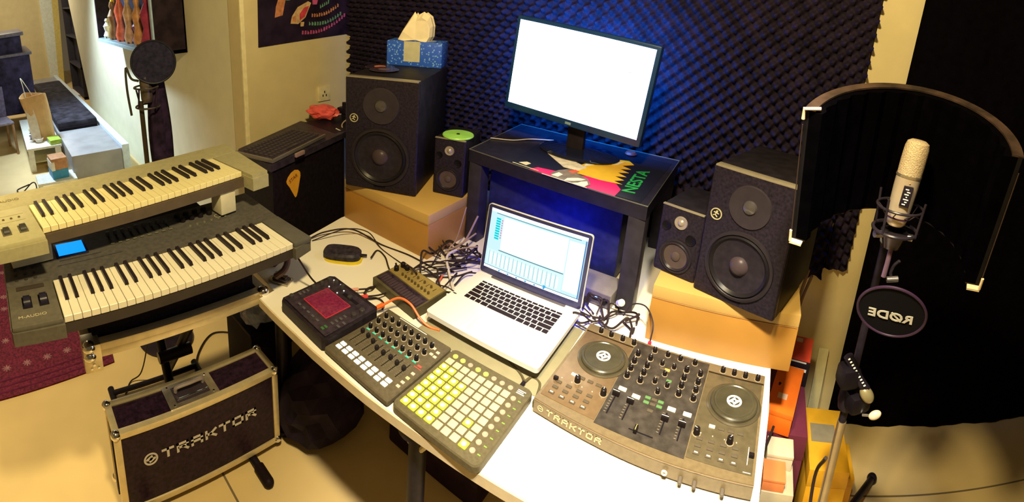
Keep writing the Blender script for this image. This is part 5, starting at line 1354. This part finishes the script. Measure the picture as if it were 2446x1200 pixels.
def bgpop():
    t = thing('pop_filter', 'large round black pop filter in front of the background microphone', 'pop filter', (-1.985, .640, 1.437), 0)
    d = Vector((1.985, -.64, .25)).normalized()
    q = d.to_track_quat('Z', 'Y').to_matrix().to_4x4()
    R = .094
    MB().tube([q @ Vector((R * math.cos(a), R * math.sin(a), 0)) for a in [2 * PI * k / 56 for k in range(56)]], .005, 8, closed=True).build('hoop', M('hoop_dark', (.012, .012, .02), .4), t)
    mb = MB(); mb.lathe([(R, .001), (0, .001), (0, -.001), (R, -.001)], q, 48); mb.build('mesh_screen', M('pop_mesh_bg', (.015, .014, .032), .85, var=.5, scale=60), t, smooth=False)
    MB().tube(spline([q @ Vector((0, -R, 0)), Vector((-.02, -.02, -.11)), Vector((-.03, -.05, -.13))]), .004, 8).build('stem', blackm, t)
bgpop()
def drape():
    bm = bmesh.new(); n = 20; V = []
    for j in range(14):
        s = j / 13; z = 1.345 - s * .62; w = .026 + .010 * math.sin(s * 4) + .010 * s
        V.append([bm.verts.new((w * math.cos(2 * PI * k / n) * (1 + .25 * math.sin(3 * k + s * 5)), (w * 1.25) * math.sin(2 * PI * k / n) * (1 + .2 * math.cos(4 * k)), z)) for k in range(n)])
    for a, b in zip(V, V[1:]):
        for k in range(n): bm.faces.new((a[k], a[(k + 1) % n], b[(k + 1) % n], b[k]))
    bm.faces.new(V[0][::-1]); bm.faces.new(V[-1])
    bmesh.ops.recalc_face_normals(bm, faces=bm.faces[:])
    me = bpy.data.meshes.new('hanging_cloth_bag'); bm.to_mesh(me); bm.free(); me.materials.append(M('cloth_dark', (.022, .012, .035), .9, var=.6, scale=25)); me.shade_smooth()
    o = bpy.data.objects.new('hanging_cloth_bag', me); COL.objects.link(o); o.location = (-2.045, .665, 0)
    tag(o, 'dark cloth bag hanging beside the background microphone stand', 'bag')
drape()

# ------------------------------------------------------------------ wall shelf with ornaments
def shelf():
    t = thing('wall_display_box', 'black open display box with ornaments on the hallway wall', 'shelf', (0, 0, 0))
    x0, x1, y0, y1, z0, z1 = -4.75, -3.02, 1.00, 1.219, 1.315, 1.92
    dk = M('shelf_black', (.022, .014, .024), .55, var=.5, scale=14)
    MB().b2(x1 - .03, x1, y0, y1, z0, z1).build('end_panel', dk, t, smooth=False)
    MB().b2(x0, x0 + .03, y0, y1, z0, z1).build('far_panel', dk, t, smooth=False)
    MB().b2(x0, x1, y0, y1, z0, z0 + .025).build('bottom_panel', M('shelf_glass', (.22, .32, .36), .3), t, smooth=False)
    MB().b2(x0, x1, y0, y1, z1 - .025, z1).build('top_panel', dk, t, smooth=False)
    MB().b2(x0, x1, y1 - .01, y1, z0, z1).build('back_panel', M('shelf_back', (.03, .03, .05), .5), t, smooth=False)
    tr = M('shelf_trim', (.42, .60, .85), .35)
    MB().b2(x1 - .03, x1 + .002, y0 - .012, y0, z0, z1).build('edge_trim', tr, t, smooth=False)
    MB().b2(x0, x1, y0 - .012, y0, z0 - .006, z0 + .018).build('edge_trim', M('shelf_trim_low', (.45, .62, .70), .35), t, smooth=False)
    cols = [((.75, .72, .62), .13, .02), ((.70, .48, .04), .27, .022), ((.28, .16, .06), .24, .025), ((.03, .12, .35), .20, .02), ((.80, .16, .08), .30, .024), ((.03, .35, .60), .17, .020),
            ((.60, .38, .22), .28, .022), ((.30, .10, .22), .16, .03), ((.62, .30, .12), .26, .022), ((.70, .62, .40), .14, .018), ((.40, .04, .12), .28, .03), ((.20, .08, .40), .20, .026)]
    names = ['white', 'yellow', 'brown', 'navy', 'orange-red', 'blue', 'tan', 'dark mauve', 'amber', 'cream', 'crimson', 'violet']
    for k, (c, h, r) in enumerate(cols):
        x = -4.60 + k * .128; y = 1.065 + .045 * (k % 2)
        o = thing('ornament_figure', names[k] + ' ornament standing in the black display box', 'ornament', (x, y, z0 + .0255), 0, 'ornaments in the display box')
        rr = r * 2.2; h = h * 1.45
        MB().lathe([(0, 0), (rr * .8, 0), (rr, h * .12), (rr * .6, h * .35), (rr * .9, h * .62), (rr * .35, h * .80), (rr * .5, h * .9), (rr * .3, h), (0, h)], None, 16).build('figure', M('ornament_' + names[k].replace('-', '_').replace(' ', '_'), c, .4, var=.3, scale=25), o)
        MB().b2(-rr * .7, rr * .7, -rr * .7, rr * .7, 0, .012).build('base', M('ornament_base', (.10, .06, .05), .5), o)
    o = MB().b2(-.045, .045, -.03, .03, 0, .05, .004).build('small_box', M('yellow_box', (.75, .62, .05), .5), None, (-3.30, 1.055, z0 + .0255)); tag(o, 'small yellow box at the near end of the display box', 'box')
    o = MB().b2(-.06, .06, -.03, .03, 0, .05, .004).build('small_box', M('pink_box', (.72, .34, .25), .5), None, (-3.14, 1.055, z0 + .0255)); tag(o, 'small salmon box at the near end of the display box', 'box')
shelf()

# ------------------------------------------------------------------ far hallway furniture
t = thing('long_bench', 'long low grey bench along the white hallway wall', 'bench', (0, 0, 0))
MB().b2(-9.4, -4.30, .52, 1.0, 0, .29, .01).build('seat', M('bench_grey', (.30, .30, .32), .4, var=.15, scale=6), t)
MB().b2(-9.4, -4.29, 1.0, 1.07, 0, .325, .006).build('rail', M('bench_rail', (.62, .74, .85), .4), t)
t = thing('seat_cushion', 'dark patterned cushion lying on the grey bench', 'cushion', (0, 0, .29))
MB().b2(-8.3, -5.25, .53, .98, .001, .10, .03).build('cover', M('cushion_dark', (.028, .026, .038), .8, var=.7, scale=10), t)
MB().b2(-5.28, -5.235, .54, .97, .001, .035, .005).build('piping', blackm, t)
t = thing('coffee_table', 'low white coffee table covered with small things', 'table', (0, 0, 0))
wt = M('table_white', (.74, .74, .66), .45)
MB().b2(-6.2, -4.82, .14, .50, .245, .270, .004).build('table_top', wt, t)
for x, y in ((-4.87, .18), (-4.87, .46), (-6.1, .18), (-6.1, .46)): MB().b2(x - .03, x + .03, y - .03, y + .03, 0, .245, .003).build('leg', wt, t)
MB().b2(-6.1, -4.9, .17, .47, .08, .095, .003).build('lower_shelf', M('table_inner', (.55, .50, .28), .5), t)
t = thing('low_stool', 'low white stand holding the blue and brown tissue box', 'stand', (0, 0, 0))
MB().b2(-4.42, -4.16, .17, .53, .095, .12, .004).build('top', wt, t)
for x, y in ((-4.39, .2), (-4.19, .2), (-4.39, .5), (-4.19, .5)): MB().b2(x - .015, x + .015, y - .015, y + .015, 0, .095).build('leg', wt, t, smooth=False)
t = thing('carton_box', 'blue, white and brown box on the low white stand', 'box', (-4.30, .385, .12), .1)
MB().b2(-.10, .08, -.075, .075, 0, .09, .004).build('blue_half', M('box_blue', (.04, .30, .60), .5, var=.15), t)
MB().b2(-.10, .08, -.074, .074, .09, .20, .004).build('brown_half', M('box_brown', (.45, .22, .10), .5, var=.2), t)
MB().b2(-.10, .081, -.077, -.045, .085, .17, .002).build('white_flap', M('box_white', (.75, .75, .7), .5), t)
# paper bag on the coffee table
def paperbag():
    t = thing('paper_bag', 'brown paper bag with string handles on the white coffee table', 'bag', (-5.15, .36, .27), math.radians(-10))
    kr = M('kraft_paper', (.62, .38, .16), .75, var=.12, scale=8)
    bm = bmesh.new(); n = 24; V = []
    for j in range(9):
        s = j / 8; z = .52 * s; row = []
        for k in range(n):
            a = 2 * PI * k / n; e = 4
            x = .09 * math.copysign(abs(math.cos(a)) ** (2 / e), math.cos(a)) * (1 + .1 * s) + .03 * s
            y = .12 * math.copysign(abs(math.sin(a)) ** (2 / e), math.sin(a)) * (1 + .12 * s) - .05 * s
            d = 1 + .10 * math.sin(3 * a + 5 * s) * s
            row.append(bm.verts.new((x * d, y * d, z + .02 * math.sin(2 * a) * s)))
        V.append(row)
    for a, b in zip(V, V[1:]):
        for k in range(n): bm.faces.new((a[k], a[(k + 1) % n], b[(k + 1) % n], b[k]))
    bm.faces.new(V[0][::-1])
    me = bpy.data.meshes.new('bag_body'); bm.to_mesh(me); bm.free(); me.materials.append(kr)
    o = bpy.data.objects.new('bag_body', me); COL.objects.link(o); o.parent = t
    md = o.modifiers.new('s', 'SOLIDIFY'); md.thickness = .003
    MB().prism([(-.12, .0), (-.02, -.01), (-.035, .20), (-.065, .36), (-.125, .50), (-.15, .36)], 0, .004, Matrix(((0, 0, 1, .112), (1, 0, 0, .0), (0, 1, 0, .02), (0, 0, 0, 1)))).build('pale_side', M('kraft_pale', (.70, .62, .50), .7), t, smooth=False)
    MB().tube(spline([(.12, -.12, .51), (.10, -.14, .66), (.08, -.15, .72), (.08, -.10, .62), (.06, -.06, .52)]), .004, 6).build('string_handle', M('string_cream', (.7, .65, .5), .7), t)
paperbag()
rngc = random.Random(21)
for k, (x, y, r, c, nm, lab) in enumerate(((-5.45, .26, .05, (.55, .42, .20), 'bowl', 'tan bowl on the white coffee table'), (-5.20, .24, .045, (.30, .25, .30), 'bowl', 'grey bowl on the white coffee table'), (-5.02, .29, .05, (.65, .55, .45), 'bowl', 'pale bowl near the front corner of the coffee table'),
                                          (-4.98, .40, .035, (.12, .08, .30), 'cup', 'dark purple cup on the coffee table'), (-5.65, .28, .05, (.35, .33, .35), 'cup', 'grey cup at the back of the coffee table'))):
    o = thing(nm, lab, nm, (x, y, .27)); MB().lathe([(0, 0), (r * .6, 0), (r, r * .9), (r * .92, r * .95), (r * .5, r * .15), (0, r * .12)], None, 20).build('wall', M('dish_%d' % k, c, .35, var=.2), o)
    MB().lathe([(0, 0), (r * .62, 0), (r * .6, .006), (0, .006)], None, 20).build('foot', M('dish_foot', (.3, .25, .2), .5), o)
o = MB().b2(-.09, .09, -.06, .06, 0, .05, .006).build('green_packet', M('packet_green', (.35, .50, .06), .5, var=.2), None, (-4.93, .44, .27), (0, 0, .1)); tag(o, 'green packet at the right edge of the white coffee table', 'packet')
t = thing('tall_cabinet', 'tall dark cabinet at the far left', 'cabinet', (-7.0, .0, 0))
cm = M('cabinet_dark', (.030, .026, .075), .5, var=.7, scale=9)
MB().b2(-.6, .5, -.75, .42, .28, 1.12, .02).build('body', cm, t)
MB().b2(-.55, .45, -.75, .34, 1.12, 1.38, .02).build('upper_body', cm, t)
MB().b2(-.6, .52, -.78, .38, 1.37, 1.42, .01).build('top_ledge', M('cabinet_ledge', (.12, .11, .17), .4, var=.3), t)
MB().b2(-.62, .55, -.78, .45, 1.10, 1.14, .01).build('mid_ledge', M('cabinet_ledge', (.12, .11, .17), .4, var=.3), t)
for x, y in ((-.5, -.7), (.42, -.7), (-.5, .34), (.42, .34)): MB().b2(x - .05, x + .05, y - .05, y + .05, 0, .28, .005).build('leg', cm, t)
def chair():
    t = thing('wooden_chair', 'brown wooden chair beside the white coffee table', 'chair', (-5.75, -.09, 0), .2)
    wb = M('chair_wood', (.30, .17, .08), .5, var=.2)
    MB().b2(-.2, .2, -.2, .12, .38, .41, .01).build('seat', M('chair_seat', (.20, .17, .22), .6, var=.3), t)
    for x, y in ((-.18, -.18), (.18, -.18), (-.18, .10), (.18, .10)): MB().cyl((x * 1.1, y * 1.1, 0), (x, y, .38), .014, .018, seg=10).build('leg', wb, t)
    MB().b2(-.2, -.17, -.2, .12, .41, .80, .008).build('backrest', M('chair_back', (.10, .08, .16), .6, var=.4), t)
chair()
cable([(-4.50, .10, .006), (-4.40, -.02, .006), (-4.25, .02, .03), (-4.28, .12, .10), (-4.40, .16, .03), (-4.15, .14, .006), (-4.0, .05, .006)], .006, cablem, 'dark cable on the floor beside the low white stand')
def bookcase():
    t = thing('dark_bookcase', 'tall dark bookcase in the far doorway', 'bookcase', (-9.0, 1.36, 0))
    m = M('bookcase_dark', (.030, .030, .050), .6, var=.6, scale=6)
    MB().b2(-.35, .9, .10, .60, 0, 2.2).build('back_body', m, t, smooth=False)
    for z in (.02, .55, 1.08, 1.6, 2.15): MB().b2(-.35, .9, -.02, .10, z, z + .03).build('shelf_board', M('bookcase_board', (.05, .045, .06), .6), t, smooth=False)
    for x in (-.35, .87): MB().b2(x, x + .03, -.02, .10, 0, 2.2).build('side_board', M('bookcase_board', (.05, .045, .06), .6), t, smooth=False)
bookcase()
for k, (c, lab) in enumerate((((.72, .66, .66), 'pale magazine at the bottom of the pile by the hallway wall'), ((.45, .25, .30), 'dull pink magazine in the middle of the pile by the hallway wall'), ((.75, .70, .74), 'pale magazine on top of the pile by the hallway wall'))):
    o = MB().b2(-.30, .30, -.055, .055, 0, .07, .004).build('magazine', M('mag_%d' % k, c, .5, var=.1), None, (-7.9, 1.135, .0 + k * .0705), (0, 0, .02 * (k - 1))); tag(o, lab, 'magazine', 'magazines piled by the hallway wall')
